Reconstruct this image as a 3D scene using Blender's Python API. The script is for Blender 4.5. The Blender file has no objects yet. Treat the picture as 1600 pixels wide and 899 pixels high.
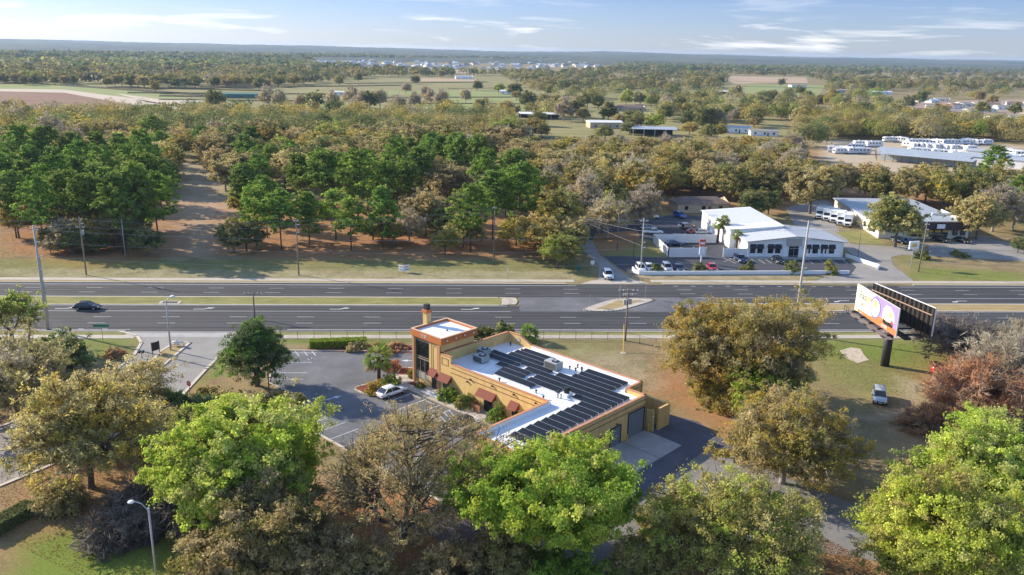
import bpy, math, random
import numpy as np
from mathutils import Matrix, Vector
R_ = math.radians
scene = bpy.context.scene
# ---------------------------------------------------------------- camera
CAMH = 48.0; FPX = 1300.0
_p = math.atan(369.5 / FPX); _r = math.atan(0.02); _yaw = R_(-3.45)
CM = (Matrix.Rotation(_yaw, 3, 'Z') @ Matrix.Rotation(math.pi / 2 - _p, 3, 'X') @ Matrix.Rotation(_r, 3, 'Z'))
cam = bpy.data.cameras.new('camera'); cam.sensor_width = 36; cam.lens = 36 * FPX / 1600
cam.clip_start = 0.5; cam.clip_end = 60000
camo = bpy.data.objects.new('camera', cam); scene.collection.objects.link(camo)
camo.matrix_world = Matrix.Translation((0, 0, CAMH)) @ CM.to_4x4()
scene.camera = camo
# ---------------------------------------------------------------- light
SUN_EL = 25.0; SH_ANG = -29.0            # shadows run towards this heading in the XY plane
world = bpy.data.worlds.new('World'); scene.world = world; world.use_nodes = True
wn = world.node_tree; wn.nodes.clear(); wl = wn.links
def wnode(t, **k):
    n = wn.nodes.new(t)
    for a, b in k.items(): setattr(n, a, b)
    return n
sky = wnode('ShaderNodeTexSky', sky_type='NISHITA', sun_disc=False)
sky.sun_elevation = R_(SUN_EL); sky.sun_rotation = R_(-61.0)
sky.air_density = 1.0; sky.dust_density = 0.3; sky.ozone_density = 3.0; sky.altitude = 0
bg = wnode('ShaderNodeBackground'); bg.inputs['Strength'].default_value = 0.15
out = wnode('ShaderNodeOutputWorld')
tc = wnode('ShaderNodeTexCoord'); sep = wnode('ShaderNodeSeparateXYZ')
wl.new(tc.outputs['Generated'], sep.inputs[0])
# cloud pattern on a flattened dome direction (wide thin bands low in the sky)
mp = wnode('ShaderNodeMapping'); mp.inputs['Scale'].default_value = (1.0, 1.0, 10.0); mp.inputs['Location'].default_value = (3.1, 1.7, 0.35)
wl.new(tc.outputs['Generated'], mp.inputs[0])
nz = wnode('ShaderNodeTexNoise'); nz.inputs['Scale'].default_value = 7.0; nz.inputs['Detail'].default_value = 6; nz.inputs['Roughness'].default_value = 0.55
nz.inputs['Distortion'].default_value = 0.4
wl.new(mp.outputs[0], nz.inputs['Vector'])
cr = wnode('ShaderNodeValToRGB'); cr.color_ramp.elements[0].position = 0.53; cr.color_ramp.elements[1].position = 0.66
wl.new(nz.outputs['Fac'], cr.inputs[0])
# sky tint: darkened low down, brightened overhead as added fill light
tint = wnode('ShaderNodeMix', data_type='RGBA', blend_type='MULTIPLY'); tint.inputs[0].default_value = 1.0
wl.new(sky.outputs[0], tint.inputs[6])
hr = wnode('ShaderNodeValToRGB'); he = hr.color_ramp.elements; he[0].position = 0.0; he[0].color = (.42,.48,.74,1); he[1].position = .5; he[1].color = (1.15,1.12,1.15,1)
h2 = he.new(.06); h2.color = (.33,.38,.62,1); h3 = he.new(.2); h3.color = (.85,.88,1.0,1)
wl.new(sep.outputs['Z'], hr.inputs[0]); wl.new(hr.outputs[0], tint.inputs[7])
mx = wnode('ShaderNodeMix', data_type='RGBA')
eb = wnode('ShaderNodeValToRGB'); el_ = eb.color_ramp.elements; el_[0].position = 0.0; el_[0].color = (.1,.1,.1,1); el_[1].position = .5; el_[1].color = (.3,.3,.3,1)
e2 = el_.new(.010); e2.color = (.85,.85,.85,1); e3 = el_.new(.026); e3.color = (.9,.9,.9,1); e4 = el_.new(.042); e4.color = (.2,.2,.2,1)
wl.new(sep.outputs['Z'], eb.inputs[0]); mu_ = wnode('ShaderNodeMath', operation='MULTIPLY'); wl.new(cr.outputs[0], mu_.inputs[0]); wl.new(eb.outputs[0], mu_.inputs[1])
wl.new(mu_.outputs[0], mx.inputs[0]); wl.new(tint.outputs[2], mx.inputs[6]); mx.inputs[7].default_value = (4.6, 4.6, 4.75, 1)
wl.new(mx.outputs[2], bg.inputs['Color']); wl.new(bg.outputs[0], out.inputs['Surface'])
sl = bpy.data.lights.new('sun', 'SUN'); sl.energy = 5.0; sl.angle = R_(0.5); sl.color = (1.0, 0.89, 0.72)
so = bpy.data.objects.new('sun', sl); scene.collection.objects.link(so)
_d = Vector((math.cos(R_(SH_ANG)) * math.cos(R_(SUN_EL)), math.sin(R_(SH_ANG)) * math.cos(R_(SUN_EL)), -math.sin(R_(SUN_EL))))
so.rotation_euler = _d.to_track_quat('-Z', 'Y').to_euler(); so.location = (-60, 40, 90)
scene.view_settings.view_transform = 'Standard'; scene.view_settings.look = 'None'
scene.view_settings.exposure = 0.80; scene.view_settings.gamma = 1.0
scene.cycles.max_bounces = 8; scene.cycles.diffuse_bounces = 4; scene.cycles.transparent_max_bounces = 4
scene.cycles.volume_bounces = 0

# ---------------------------------------------------------------- helpers
C = scene.collection
def G(px, py, z=0.0):
    """point of the photograph (1600 wide) measured back onto the level z"""
    d = CM @ Vector((px - 800, 449.5 - py, -FPX)); t = (z - CAMH) / d.z
    return Vector((d.x * t, d.y * t, z))
def GL(pts, z=0.0): return [G(x, y, z) for x, y in pts]

def link(o, parent=None):
    C.objects.link(o)
    if parent is not None: o.parent = parent
    return o
def tag(o, label, cat=None, group=None, kind=None):
    if label: o['label'] = label
    if cat: o['category'] = cat
    if group: o['group'] = group
    if kind: o['kind'] = kind
    return o
def empty(name, loc=(0, 0, 0), rz=0.0, label=None, cat=None, group=None):
    o = bpy.data.objects.new(name, None); o.location = loc; o.rotation_euler = (0, 0, rz)
    o.empty_display_size = 0.5; link(o)
    return tag(o, label, cat, group)
def copy_thing(root, loc, rz=0.0, scale=None, label=None, group=None):
    r = root.copy(); C.objects.link(r); r.location = loc; r.rotation_euler = (0, 0, rz)
    if scale is not None: r.scale = scale if hasattr(scale, '__len__') else (scale,) * 3
    if label: r['label'] = label
    if group: r['group'] = group
    for ch in list(root.children):
        c = ch.copy(); C.objects.link(c); c.parent = r
        for g in list(ch.children):
            d = g.copy(); C.objects.link(d); d.parent = c
    return r

class MB:
    def __init__(s): s.v = []; s.f = []; s.smooth = False
    def add(s, vs, fs):
        b = len(s.v); s.v += [tuple(v) for v in vs]; s.f += [tuple(i + b for i in f) for f in fs]; return s
    def box(s, x0, x1, y0, y1, z0, z1):
        return s.add([(x0,y0,z0),(x1,y0,z0),(x1,y1,z0),(x0,y1,z0),(x0,y0,z1),(x1,y0,z1),(x1,y1,z1),(x0,y1,z1)],
                     [(0,3,2,1),(4,5,6,7),(0,1,5,4),(1,2,6,5),(2,3,7,6),(3,0,4,7)])
    def seg(s, p, q, w, z0, z1, ext=0.0):
        """upright slab along p-q"""
        p = Vector(p[:2]); q = Vector(q[:2]); d = (q - p).normalized(); n = Vector((-d.y, d.x)) * w / 2
        p = p - d * ext; q = q + d * ext
        a = [p - n, q - n, q + n, p + n]
        z0 = z0 if hasattr(z0, '__len__') else (z0, z0); z1 = z1 if hasattr(z1, '__len__') else (z1, z1)
        zz0 = [z0[0], z0[1], z0[1], z0[0]]; zz1 = [z1[0], z1[1], z1[1], z1[0]]
        return s.add([(a[i].x, a[i].y, zz0[i]) for i in range(4)] + [(a[i].x, a[i].y, zz1[i]) for i in range(4)],
                     [(0,3,2,1),(4,5,6,7),(0,1,5,4),(1,2,6,5),(2,3,7,6),(3,0,4,7)])
    def prism(s, poly, z0, z1):
        n = len(poly); a = sum(poly[i][0]*poly[(i+1)%n][1]-poly[(i+1)%n][0]*poly[i][1] for i in range(n))
        if a < 0: poly = poly[::-1]
        return s.add([(p[0], p[1], z0) for p in poly] + [(p[0], p[1], z1) for p in poly],
                     [tuple(range(n-1, -1, -1)), tuple(range(n, 2*n))] + [(i, (i+1) % n, n+(i+1) % n, n+i) for i in range(n)])
    def sheet(s, poly):
        n = len(poly); a = sum(poly[i][0]*poly[(i+1)%n][1]-poly[(i+1)%n][0]*poly[i][1] for i in range(n))
        if a < 0: poly = poly[::-1]
        return s.add(poly, [tuple(range(n))])
    def tube(s, pts, rad, n=8, cap=True):
        pts = [Vector(p) for p in pts]; m = len(pts)
        if not hasattr(rad, '__len__'): rad = [rad] * m
        b = len(s.v)
        for i, p in enumerate(pts):
            d = (pts[min(i+1, m-1)] - pts[max(i-1, 0)]).normalized()
            a = Vector((0, 0, 1)) if abs(d.z) < .9 else Vector((1, 0, 0))
            e = d.cross(a).normalized(); g = d.cross(e)
            for k in range(n):
                t = 2*math.pi*k/n; s.v.append(tuple(p + (e*math.cos(t) + g*math.sin(t)) * rad[i]))
        for i in range(m-1):
            for k in range(n):
                k2 = (k+1) % n; s.f.append((b+i*n+k, b+i*n+k2, b+(i+1)*n+k2, b+(i+1)*n+k))
        if cap: s.f.append(tuple(b+k for k in range(n-1, -1, -1))); s.f.append(tuple(b+(m-1)*n+k for k in range(n)))
        return s
    def loft(s, rings, cap=True):
        b = len(s.v); n = len(rings[0])
        for r in rings: s.v += [tuple(p) for p in r]
        for i in range(len(rings)-1):
            for k in range(n):
                k2 = (k+1) % n; s.f.append((b+i*n+k, b+i*n+k2, b+(i+1)*n+k2, b+(i+1)*n+k))
        if cap: s.f.append(tuple(b+k for k in range(n-1, -1, -1))); s.f.append(tuple(b+(len(rings)-1)*n+k for k in range(n)))
        return s
    def ball(s, c, r, nu=10, nv=6, noise=0.0, rnd=None):
        r = r if hasattr(r, '__len__') else (r, r, r); rings = []
        for j in range(nv+1):
            ph = math.pi*(0.02 + 0.96*j/nv) - math.pi/2
            ring = []
            for k in range(nu):
                t = 2*math.pi*k/nu; q = 1 + (rnd.uniform(-noise, noise) if rnd else 0)
                ring.append((c[0]+r[0]*q*math.cos(ph)*math.cos(t), c[1]+r[1]*q*math.cos(ph)*math.sin(t), c[2]+r[2]*q*math.sin(ph)))
            rings.append(ring)
        return s.loft(rings)
    def xf(s, M):
        s.v = [tuple(M @ Vector(v)) for v in s.v]; return s
    def mesh(s, name, mat=None, smooth=False):
        me = bpy.data.meshes.new(name); me.from_pydata(s.v, [], s.f); me.update()
        if mat: me.materials.append(mat)
        if smooth: me.polygons.foreach_set('use_smooth', [True]*len(me.polygons))
        return me
    def build(s, name, mat, parent=None, smooth=False, bevel=0.0):
        o = bpy.data.objects.new(name, s.mesh(name, mat, smooth)); link(o, parent)
        if bevel:
            m = o.modifiers.new('bevel', 'BEVEL'); m.width = bevel; m.segments = 2; m.limit_method = 'ANGLE'
        return o

# ---------------------------------------------------------------- materials
_mats = {}
def nodes_mat(name):
    m = bpy.data.materials.new(name); m.use_nodes = True; nt = m.node_tree
    return m, nt, nt.nodes['Principled BSDF']
def mat(name, col, rough=0.7, metal=0.0, var=0.12, scale=2.0, bump=0.0, coat=0.0, spec=None, stretch=None, wrange=None):
    """plain surface with uneven tone: two octaves of noise shift the colour, optional bump"""
    if name in _mats: return _mats[name]
    m, nt, b = nodes_mat(name); L = nt.links
    t = nt.nodes.new('ShaderNodeTexCoord'); n = nt.nodes.new('ShaderNodeTexNoise'); n.inputs['Scale'].default_value = scale
    n.inputs['Detail'].default_value = 6; n.inputs['Roughness'].default_value = 0.65
    src = t.outputs['Object']
    if stretch:
        mp = nt.nodes.new('ShaderNodeMapping'); mp.inputs['Scale'].default_value = stretch; L.new(src, mp.inputs[0]); src = mp.outputs[0]
    L.new(src, n.inputs['Vector'])
    r = nt.nodes.new('ShaderNodeValToRGB'); L.new(n.outputs['Fac'], r.inputs[0])
    r.color_ramp.elements[0].position = 0.3; r.color_ramp.elements[1].position = 0.7
    c0 = [max(0, c*(1-var)) for c in col]; c1 = [min(1, c*(1+var)) for c in col]
    r.color_ramp.elements[0].color = (*c0, 1); r.color_ramp.elements[1].color = (*c1, 1)
    L.new(r.outputs[0], b.inputs['Base Color'])
    b.inputs['Roughness'].default_value = rough; b.inputs['Metallic'].default_value = metal
    if coat: b.inputs['Coat Weight'].default_value = coat; b.inputs['Coat Roughness'].default_value = 0.05
    if spec is not None: b.inputs['Specular IOR Level'].default_value = spec
    if bump:
        bp = nt.nodes.new('ShaderNodeBump'); bp.inputs['Strength'].default_value = bump; bp.inputs['Distance'].default_value = 0.05
        L.new(n.outputs['Fac'], bp.inputs['Height']); L.new(bp.outputs[0], b.inputs['Normal'])
    _mats[name] = m; return m

def foliage_mat():
    m, nt, b = nodes_mat('foliage'); L = nt.links; nt.nodes.remove(b)
    a = nt.nodes.new('ShaderNodeVertexColor'); a.layer_name = 'Col'
    oi = nt.nodes.new('ShaderNodeObjectInfo')
    hs = nt.nodes.new('ShaderNodeHueSaturation')
    mr = nt.nodes.new('ShaderNodeMapRange'); mr.inputs[3].default_value = 0.49; mr.inputs[4].default_value = 0.515
    L.new(oi.outputs['Random'], mr.inputs[0]); L.new(mr.outputs[0], hs.inputs['Hue'])
    ml = nt.nodes.new('ShaderNodeMath'); ml.operation = 'MULTIPLY'; ml.inputs[1].default_value = 7.31
    fr = nt.nodes.new('ShaderNodeMath'); fr.operation = 'FRACT'; L.new(oi.outputs['Random'], ml.inputs[0]); L.new(ml.outputs[0], fr.inputs[0])
    mv = nt.nodes.new('ShaderNodeMapRange'); mv.inputs[3].default_value = 0.95; mv.inputs[4].default_value = 1.3; L.new(fr.outputs[0], mv.inputs[0])
    L.new(mv.outputs[0], hs.inputs['Value']); L.new(a.outputs['Color'], hs.inputs['Color'])
    d = nt.nodes.new('ShaderNodeBsdfDiffuse'); tr = nt.nodes.new('ShaderNodeBsdfTranslucent'); mxs = nt.nodes.new('ShaderNodeMixShader')
    mxs.inputs[0].default_value = 0.5
    L.new(hs.outputs[0], d.inputs[0]); L.new(hs.outputs[0], tr.inputs[0]); L.new(d.outputs[0], mxs.inputs[1]); L.new(tr.outputs[0], mxs.inputs[2])
    L.new(mxs.outputs[0], nt.nodes['Material Output'].inputs['Surface'])
    return m
M_FOL = foliage_mat()
M_BARK = mat('bark', (0.13, 0.10, 0.08), 0.95, var=0.35, scale=3.0, bump=0.5)
M_PBARK = mat('pine_bark', (0.10, 0.065, 0.045), 0.95, var=0.4, scale=3.0, bump=0.5)
M_GBARK = mat('pale_bark', (0.30, 0.27, 0.24), 0.95, var=0.3, scale=2.0, bump=0.3)
M_CONC = mat('concrete', (0.44, 0.38, 0.31), 0.9, var=0.14, scale=0.7, bump=0.1)
M_CONCG = mat('grey_concrete', (0.36, 0.34, 0.32), 0.9, var=0.16, scale=0.5, bump=0.1)
M_KERB = mat('kerb_concrete', (0.52, 0.45, 0.36), 0.9, var=0.12, scale=1.0)
M_PAINT = mat('road_paint', (0.52, 0.52, 0.50), 0.7, var=0.25, scale=3.0)
M_WOODP = mat('pole_wood', (0.22, 0.18, 0.14), 0.9, var=0.25, scale=2, stretch=(6, 6, 0.6))
M_CPOLE = mat('concrete_pole', (0.42, 0.39, 0.36), 0.85, var=0.12, scale=1.5)
M_STEEL = mat('galvanised_steel', (0.40, 0.41, 0.42), 0.45, 0.6, var=0.1)
M_DARK = mat('dark_metal', (0.03, 0.03, 0.035), 0.6, 0.2, var=0.2)
M_BLACK = mat('black_plastic', (0.012, 0.012, 0.013), 0.5, var=0.2)
M_TYRE = mat('tyre_rubber', (0.015, 0.015, 0.016), 0.85, var=0.2)
M_RIM = mat('wheel_rim', (0.45, 0.46, 0.47), 0.35, 0.8)
M_GLASS = mat('dark_glass', (0.012, 0.016, 0.02), 0.06, 0.0, var=0.3, scale=0.6, spec=0.8)
M_WHITE = mat('white_paint', (0.80, 0.80, 0.79), 0.5, var=0.05, scale=0.8)
M_WHVIN = mat('white_vinyl', (0.74, 0.72, 0.70), 0.55, var=0.06, scale=0.6)
M_LAMPR = mat('tail_light', (0.45, 0.02, 0.02), 0.3)
M_LAMPW = mat('head_light', (0.75, 0.76, 0.78), 0.2)
M_YEL = mat('yellow_plastic', (0.70, 0.45, 0.05), 0.5)

def asphalt(name, col, stripes=False, patch=0.25, sc=0.12):
    m, nt, b = nodes_mat(name); L = nt.links
    t = nt.nodes.new('ShaderNodeTexCoord')
    n1 = nt.nodes.new('ShaderNodeTexNoise'); n1.inputs['Scale'].default_value = sc; n1.inputs['Detail'].default_value = 8; n1.inputs['Roughness'].default_value = .68
    n2 = nt.nodes.new('ShaderNodeTexNoise'); n2.inputs['Scale'].default_value = 9.0; n2.inputs['Detail'].default_value = 3
    L.new(t.outputs['Object'], n1.inputs['Vector']); L.new(t.outputs['Object'], n2.inputs['Vector'])
    ad = nt.nodes.new('ShaderNodeMix'); ad.data_type = 'FLOAT'; ad.inputs[0].default_value = 0.3
    L.new(n1.outputs['Fac'], ad.inputs[2]); L.new(n2.outputs['Fac'], ad.inputs[3]); fac = ad.outputs[0]
    if stripes:
        mp = nt.nodes.new('ShaderNodeMapping'); mp.inputs['Scale'].default_value = (0.012, 1.1, 1); L.new(t.outputs['Object'], mp.inputs[0])
        n3 = nt.nodes.new('ShaderNodeTexNoise'); n3.inputs['Scale'].default_value = 1.0; n3.inputs['Detail'].default_value = 3; L.new(mp.outputs[0], n3.inputs['Vector'])
        a2 = nt.nodes.new('ShaderNodeMix'); a2.data_type = 'FLOAT'; a2.inputs[0].default_value = 0.7; L.new(fac, a2.inputs[2]); L.new(n3.outputs['Fac'], a2.inputs[3]); fac = a2.outputs[0]
    r = nt.nodes.new('ShaderNodeValToRGB'); r.color_ramp.elements[0].position = .32; r.color_ramp.elements[1].position = .68
    r.color_ramp.elements[0].color = (*[c*(1-patch) for c in col], 1); r.color_ramp.elements[1].color = (*[c*(1+patch) for c in col], 1)
    L.new(fac, r.inputs[0]); L.new(r.outputs[0], b.inputs['Base Color']); b.inputs['Roughness'].default_value = .85; b.inputs['Specular IOR Level'].default_value = .3
    return m
M_HWY = asphalt('highway_asphalt', (0.060, 0.058, 0.058), True, 0.42)
M_LOT = asphalt('lot_asphalt', (0.135, 0.132, 0.138), False, 0.42, 0.16)
M_OLD = asphalt('old_asphalt', (0.27, 0.25, 0.225), False, 0.25, 0.15)
M_NEW = asphalt('sealed_asphalt', (0.065, 0.065, 0.075), False, 0.3, 0.2)
M_YARD = asphalt('yard_asphalt', (0.095, 0.095, 0.115), False, 0.3, 0.3)
M_WEAR = asphalt('worn_asphalt', (0.20, 0.19, 0.18), False, 0.3, 0.3)

def field_mat(name, a, b_, scale=0.02, stretch=(1, 4, 1), streak=0.6):
    m, nt, b = nodes_mat(name); L = nt.links
    t = nt.nodes.new('ShaderNodeTexCoord'); mp = nt.nodes.new('ShaderNodeMapping'); mp.inputs['Scale'].default_value = stretch
    L.new(t.outputs['Object'], mp.inputs[0]); n = nt.nodes.new('ShaderNodeTexNoise'); n.inputs['Scale'].default_value = scale; n.inputs['Detail'].default_value = 9
    n.inputs['Roughness'].default_value = streak; L.new(mp.outputs[0], n.inputs['Vector'])
    r = nt.nodes.new('ShaderNodeValToRGB'); r.color_ramp.elements[0].position = .35; r.color_ramp.elements[1].position = .65
    r.color_ramp.elements[0].color = (*a, 1); r.color_ramp.elements[1].color = (*b_, 1)
    L.new(n.outputs['Fac'], r.inputs[0]); L.new(r.outputs[0], b.inputs['Base Color']); b.inputs['Roughness'].default_value = 1; b.inputs['Specular IOR Level'].default_value = .1
    return m

# ---------------------------------------------------------------- ground: one sheet out past the horizon, finer near the place
def in_poly(X, Y, poly):
    ins = np.zeros(X.shape, bool); n = len(poly)
    for i in range(n):
        x0, y0 = poly[i][0], poly[i][1]; x1, y1 = poly[(i+1) % n][0], poly[(i+1) % n][1]
        c = ((y0 > Y) != (y1 > Y)) & (X < (x1-x0)*(Y-y0)/((y1-y0) if y1 != y0 else 1e-9)+x0); ins ^= c
    return ins
def poly_dist(X, Y, poly):
    d = np.full(X.shape, 1e9); n = len(poly)
    for i in range(n):
        ax, ay = poly[i][0], poly[i][1]; bx, by = poly[(i+1) % n][0], poly[(i+1) % n][1]
        vx, vy = bx-ax, by-ay; L = vx*vx+vy*vy+1e-9; t = np.clip(((X-ax)*vx+(Y-ay)*vy)/L, 0, 1)
        d = np.minimum(d, np.hypot(X-ax-t*vx, Y-ay-t*vy))
    return np.where(in_poly(X, Y, poly), d, -d)
def soft(X, Y, poly, w): return np.clip(poly_dist(X, Y, poly)/w*0.5+0.5, 0, 1)

def axis(lo, hi, step, far, g):
    a = list(np.arange(lo, hi+step, step)); s = step; x = a[-1]
    while x < far: s *= g; x += s; a.append(x)
    s = step; x = a[0]; pre = []
    while x > -far: s *= g; x -= s; pre.append(x)
    return np.array(pre[::-1]+a)
gx = axis(-150, 190, 1.25, 10000, 1.09); gy = axis(40, 330, 1.25, 10000, 1.07)
XX, YY = np.meshgrid(gx, gy)
nx_, ny_ = len(gx), len(gy)
W = np.zeros((ny_, nx_, 4)); W[..., 3] = 1
# litter (R), green grass (G), bare sand (B)
litter = [([(0,560),(330,600),(300,700),(480,640),(520,900),(0,900)], .55, 5), ([(0,395),(140,420),(300,398),(480,405),(700,405),(880,395),(900,330),(0,300)], .95, 5),
    ([(1030,560),(1110,600),(1200,700),(1140,700),(1091,659),(1020,615)], .9, 2.5), ([(930,395),(1000,395),(1010,360),(940,355)], .9, 3),
    ([(480,760),(760,740),(800,900),(420,900)], .9, 3), ([(1180,750),(1330,790),(1330,900),(1100,900)], .8, 3), ([(100,770),(290,800),(300,885),(200,880)], .9, 2),
    ([(1400,560),(1600,560),(1600,900),(1440,900)], .7, 4), ([(1000,480),(1100,640),(1280,640),(1270,540)], .35, 5), ([(950,340),(1100,330),(1600,330),(1600,230),(850,240)], .7, 8)]
green = [([(0,404),(900,408),(930,436),(0,436)], .35, 1), ([(380,529),(640,531),(640,538),(380,536)], .8, 1), ([(1270,560),(1440,575),(1460,535),(1280,530)], .9, 4), ([(1290,600),(1440,625),(1440,575),(1270,560)], .45, 4),
    ([(100,523),(205,527),(200,560),(140,560)], .7, 2), ([(310,600),(400,560),(400,540),(360,540)], .8, 2), ([(60,850),(200,815),(300,880),(260,930),(20,930)], 1.6, 3), ([(1440,418),(1600,426),(1600,440),(1400,436)], .75, 2),
    ([(1395,400),(1460,400),(1440,430)], .4, 2), ([(1010,372),(1045,402),(940,402)], .5, 3), ([(840,533),(980,533),(960,560),(880,556)], .35, 3)]
sand = [([(1340,660),(1420,640),(1450,600),(1400,590),(1420,640)], .6, 2), ([(980,415),(1330,433),(1330,436),(980,436)], .3, 1), ([(1280,218),(1600,228),(1600,275),(1290,268)], 1.0, 4), ([(0,420),(900,424),(900,437),(0,437)], .35, 1),
    ([(900,545),(1000,560),(1020,600),(940,580)], .35, 3), ([(275,245),(365,262),(365,330),(345,402),(262,402)], .45, 6)]
for ch, lst in ((0, litter), (1, green), (2, sand)):
    for pts, k, w in lst:
        W[..., ch] = np.maximum(W[..., ch], k*soft(XX, YY, [tuple(p)[:2] for p in GL(pts)], w))
def grid_mesh(name, XX, YY, ZZ, W=None):
    ny, nx = XX.shape; me = bpy.data.meshes.new(name)
    co = np.stack([XX, YY, ZZ], -1).reshape(-1, 3).astype(np.float32)
    i = np.arange(ny-1)[:, None]*nx+np.arange(nx-1)[None]
    q = np.stack([i, i+1, i+nx+1, i+nx], -1).reshape(-1, 4).astype(np.int32)
    return raw_mesh(me, co, q, W.reshape(-1, 4).astype(np.float32) if W is not None else None)
def raw_mesh(me, co, q, col=None):
    k = q.shape[1]
    me.vertices.add(len(co)); me.vertices.foreach_set('co', co.ravel())
    me.loops.add(q.size); me.loops.foreach_set('vertex_index', q.ravel().astype(np.int32))
    me.polygons.add(len(q)); me.polygons.foreach_set('loop_start', (np.arange(len(q))*k).astype(np.int32))
    try: me.polygons.foreach_set('loop_total', np.full(len(q), k, np.int32))
    except Exception: pass
    me.update(calc_edges=True)
    if col is not None:
        at = me.color_attributes.new('Col', 'FLOAT_COLOR', 'POINT'); at.data.foreach_set('color', col.ravel().astype(np.float32))
    return me
gm = grid_mesh('ground', XX, YY, np.zeros_like(XX), W)
def ground_mat():
    m, nt, b = nodes_mat('ground_cover'); L = nt.links; N = nt.nodes
    t = N.new('ShaderNodeTexCoord'); a = N.new('ShaderNodeVertexColor'); a.layer_name = 'Col'
    sp = N.new('ShaderNodeSeparateColor'); L.new(a.outputs['Color'], sp.inputs[0])
    def noise(sc, det=6, ro=.6, dis=0):
        n = N.new('ShaderNodeTexNoise'); n.inputs['Scale'].default_value = sc; n.inputs['Detail'].default_value = det; n.inputs['Roughness'].default_value = ro
        n.inputs['Distortion'].default_value = dis; L.new(t.outputs['Object'], n.inputs['Vector']); return n.outputs['Fac']
    def ramp(f, c0, c1, p0=.35, p1=.65):
        r = N.new('ShaderNodeValToRGB'); r.color_ramp.elements[0].position = p0; r.color_ramp.elements[1].position = p1
        r.color_ramp.elements[0].color = (*c0, 1); r.color_ramp.elements[1].color = (*c1, 1); L.new(f, r.inputs[0]); return r.outputs[0]
    def mix(f, c0, c1):
        x = N.new('ShaderNodeMix'); x.data_type = 'RGBA'; L.new(f, x.inputs[0]); L.new(c0, x.inputs[6]); L.new(c1, x.inputs[7]); return x.outputs[2]
    def thr(w, n, k=1.6):
        s = N.new('ShaderNodeMath'); s.operation = 'MULTIPLY_ADD'; L.new(n, s.inputs[0]); s.inputs[1].default_value = k
        # w + (n-.5)*k, clipped
        o = N.new('ShaderNodeMath'); o.operation = 'SUBTRACT'; L.new(w, o.inputs[0]); o.inputs[1].default_value = .5 * k; L.new(o.outputs[0], s.inputs[2])
        g = N.new('ShaderNodeMath'); g.operation = 'GREATER_THAN'; L.new(w, g.inputs[0]); g.inputs[1].default_value = .02
        c = N.new('ShaderNodeClamp'); L.new(s.outputs[0], c.inputs[0]); e = N.new('ShaderNodeMath'); e.operation = 'MULTIPLY'; L.new(c.outputs[0], e.inputs[0]); L.new(g.outputs[0], e.inputs[1])
        return e.outputs[0]
    nf = noise(2.6, 9, .78); nm = noise(.23, 8, .65, .3); nl = noise(.018, 6, .6)
    base = mix(ramp(nl, (0, 0, 0), (1, 1, 1), .4, .6), ramp(nm, (.20, .145, .075), (.30, .235, .125)), ramp(nm, (.155, .14, .055), (.25, .20, .095)))
    base = mix(ramp(nf, (0, 0, 0), (.75, .75, .75), .48, .62), base, ramp(nm, (.30, .25, .15), (.36, .28, .16)))
    lit = ramp(nf, (.24,.12,.055), (.46,.25,.12), .3, .7)
    grn = ramp(nf, (.12,.17,.03), (.22,.26,.055), .3, .7)
    snd = ramp(nf, (.38, .30, .21), (.50, .42, .31), .3, .7)
    base = mix(thr(sp.outputs[0], nm, 1.3), base, lit); base = mix(thr(sp.outputs[1], nm, 1.3), base, grn); base = mix(thr(sp.outputs[2], nm, 1.2), base, snd)
    L.new(base, b.inputs['Base Color']); b.inputs['Roughness'].default_value = 1; b.inputs['Specular IOR Level'].default_value = .05
    bp = N.new('ShaderNodeBump'); bp.inputs['Strength'].default_value = .5; bp.inputs['Distance'].default_value = .12; L.new(nf, bp.inputs['Height']); L.new(bp.outputs[0], b.inputs['Normal'])
    return m
gm.materials.append(ground_mat())
ground = bpy.data.objects.new('ground', gm); link(ground); ground['kind'] = 'structure'
def struct(name, mb, m, z=0): 
    o = mb.build(name, m); o['kind'] = 'structure'; return o
def wsheet(name, pts, z, m):
    return struct(name, MB().sheet([(p[0], p[1], z) for p in pts]), m)
def psheet(name, pix, z, m): return wsheet(name, GL(pix), z, m)
def rounded(pts, r, k=5):
    """round the corners of a polygon"""
    out = []; n = len(pts)
    for i in range(n):
        p = Vector(pts[i][:2]); a = Vector(pts[i-1][:2]); c = Vector(pts[(i+1) % n][:2])
        d1 = min(r, (a-p).length*.45); d2 = min(r, (c-p).length*.45); s = p+(a-p).normalized()*d1; e = p+(c-p).normalized()*d2
        for j in range(k+1):
            t = j/k; out.append((s*(1-t)+p*t)*(1-t)+(p*(1-t)+e*t)*t)
    return out

# ---------------------------------------------------------------- building frame (u along the front wall, v into the building)
BO = Vector((-1.19, 110.41, 0)); BA = R_(-46.5)
BM = Matrix.Translation(BO) @ Matrix.Rotation(BA, 4, 'Z')
def UV(u, v, z=0.0): return BM @ Vector((u, v, z))

# ---------------------------------------------------------------- roads, walks, kerbs, markings
X0, X1 = -420, 460
H1 = .006
mb = MB(); mb.box(X0, X1, 139.9, 155.4, -.3, .012); mb.box(X0, X1, 161.0, 171.2, -.3, .012)
mb.box(43, X1, 157.2, 161.0, -.3, .0121)
struct('highway', mb, M_HWY)
psheet('median_crossing', [(811,464.6),(1060,465.2),(1110,466),(1090,488),(1050,487.6),(812,486.9)], .020, M_LOT)
def kerb_line(pts, name='kerb', w=.35, h=.13, z=0, close=False):
    mb = MB(); P_ = [Vector(p[:2]) for p in pts]
    if close: P_.append(P_[0])
    for a, b in zip(P_, P_[1:]):
        if (b-a).length > .05: mb.seg(a, b, w, z-.2, z+h, ext=w*.3)
    return struct(name, mb, M_KERB)
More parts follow.
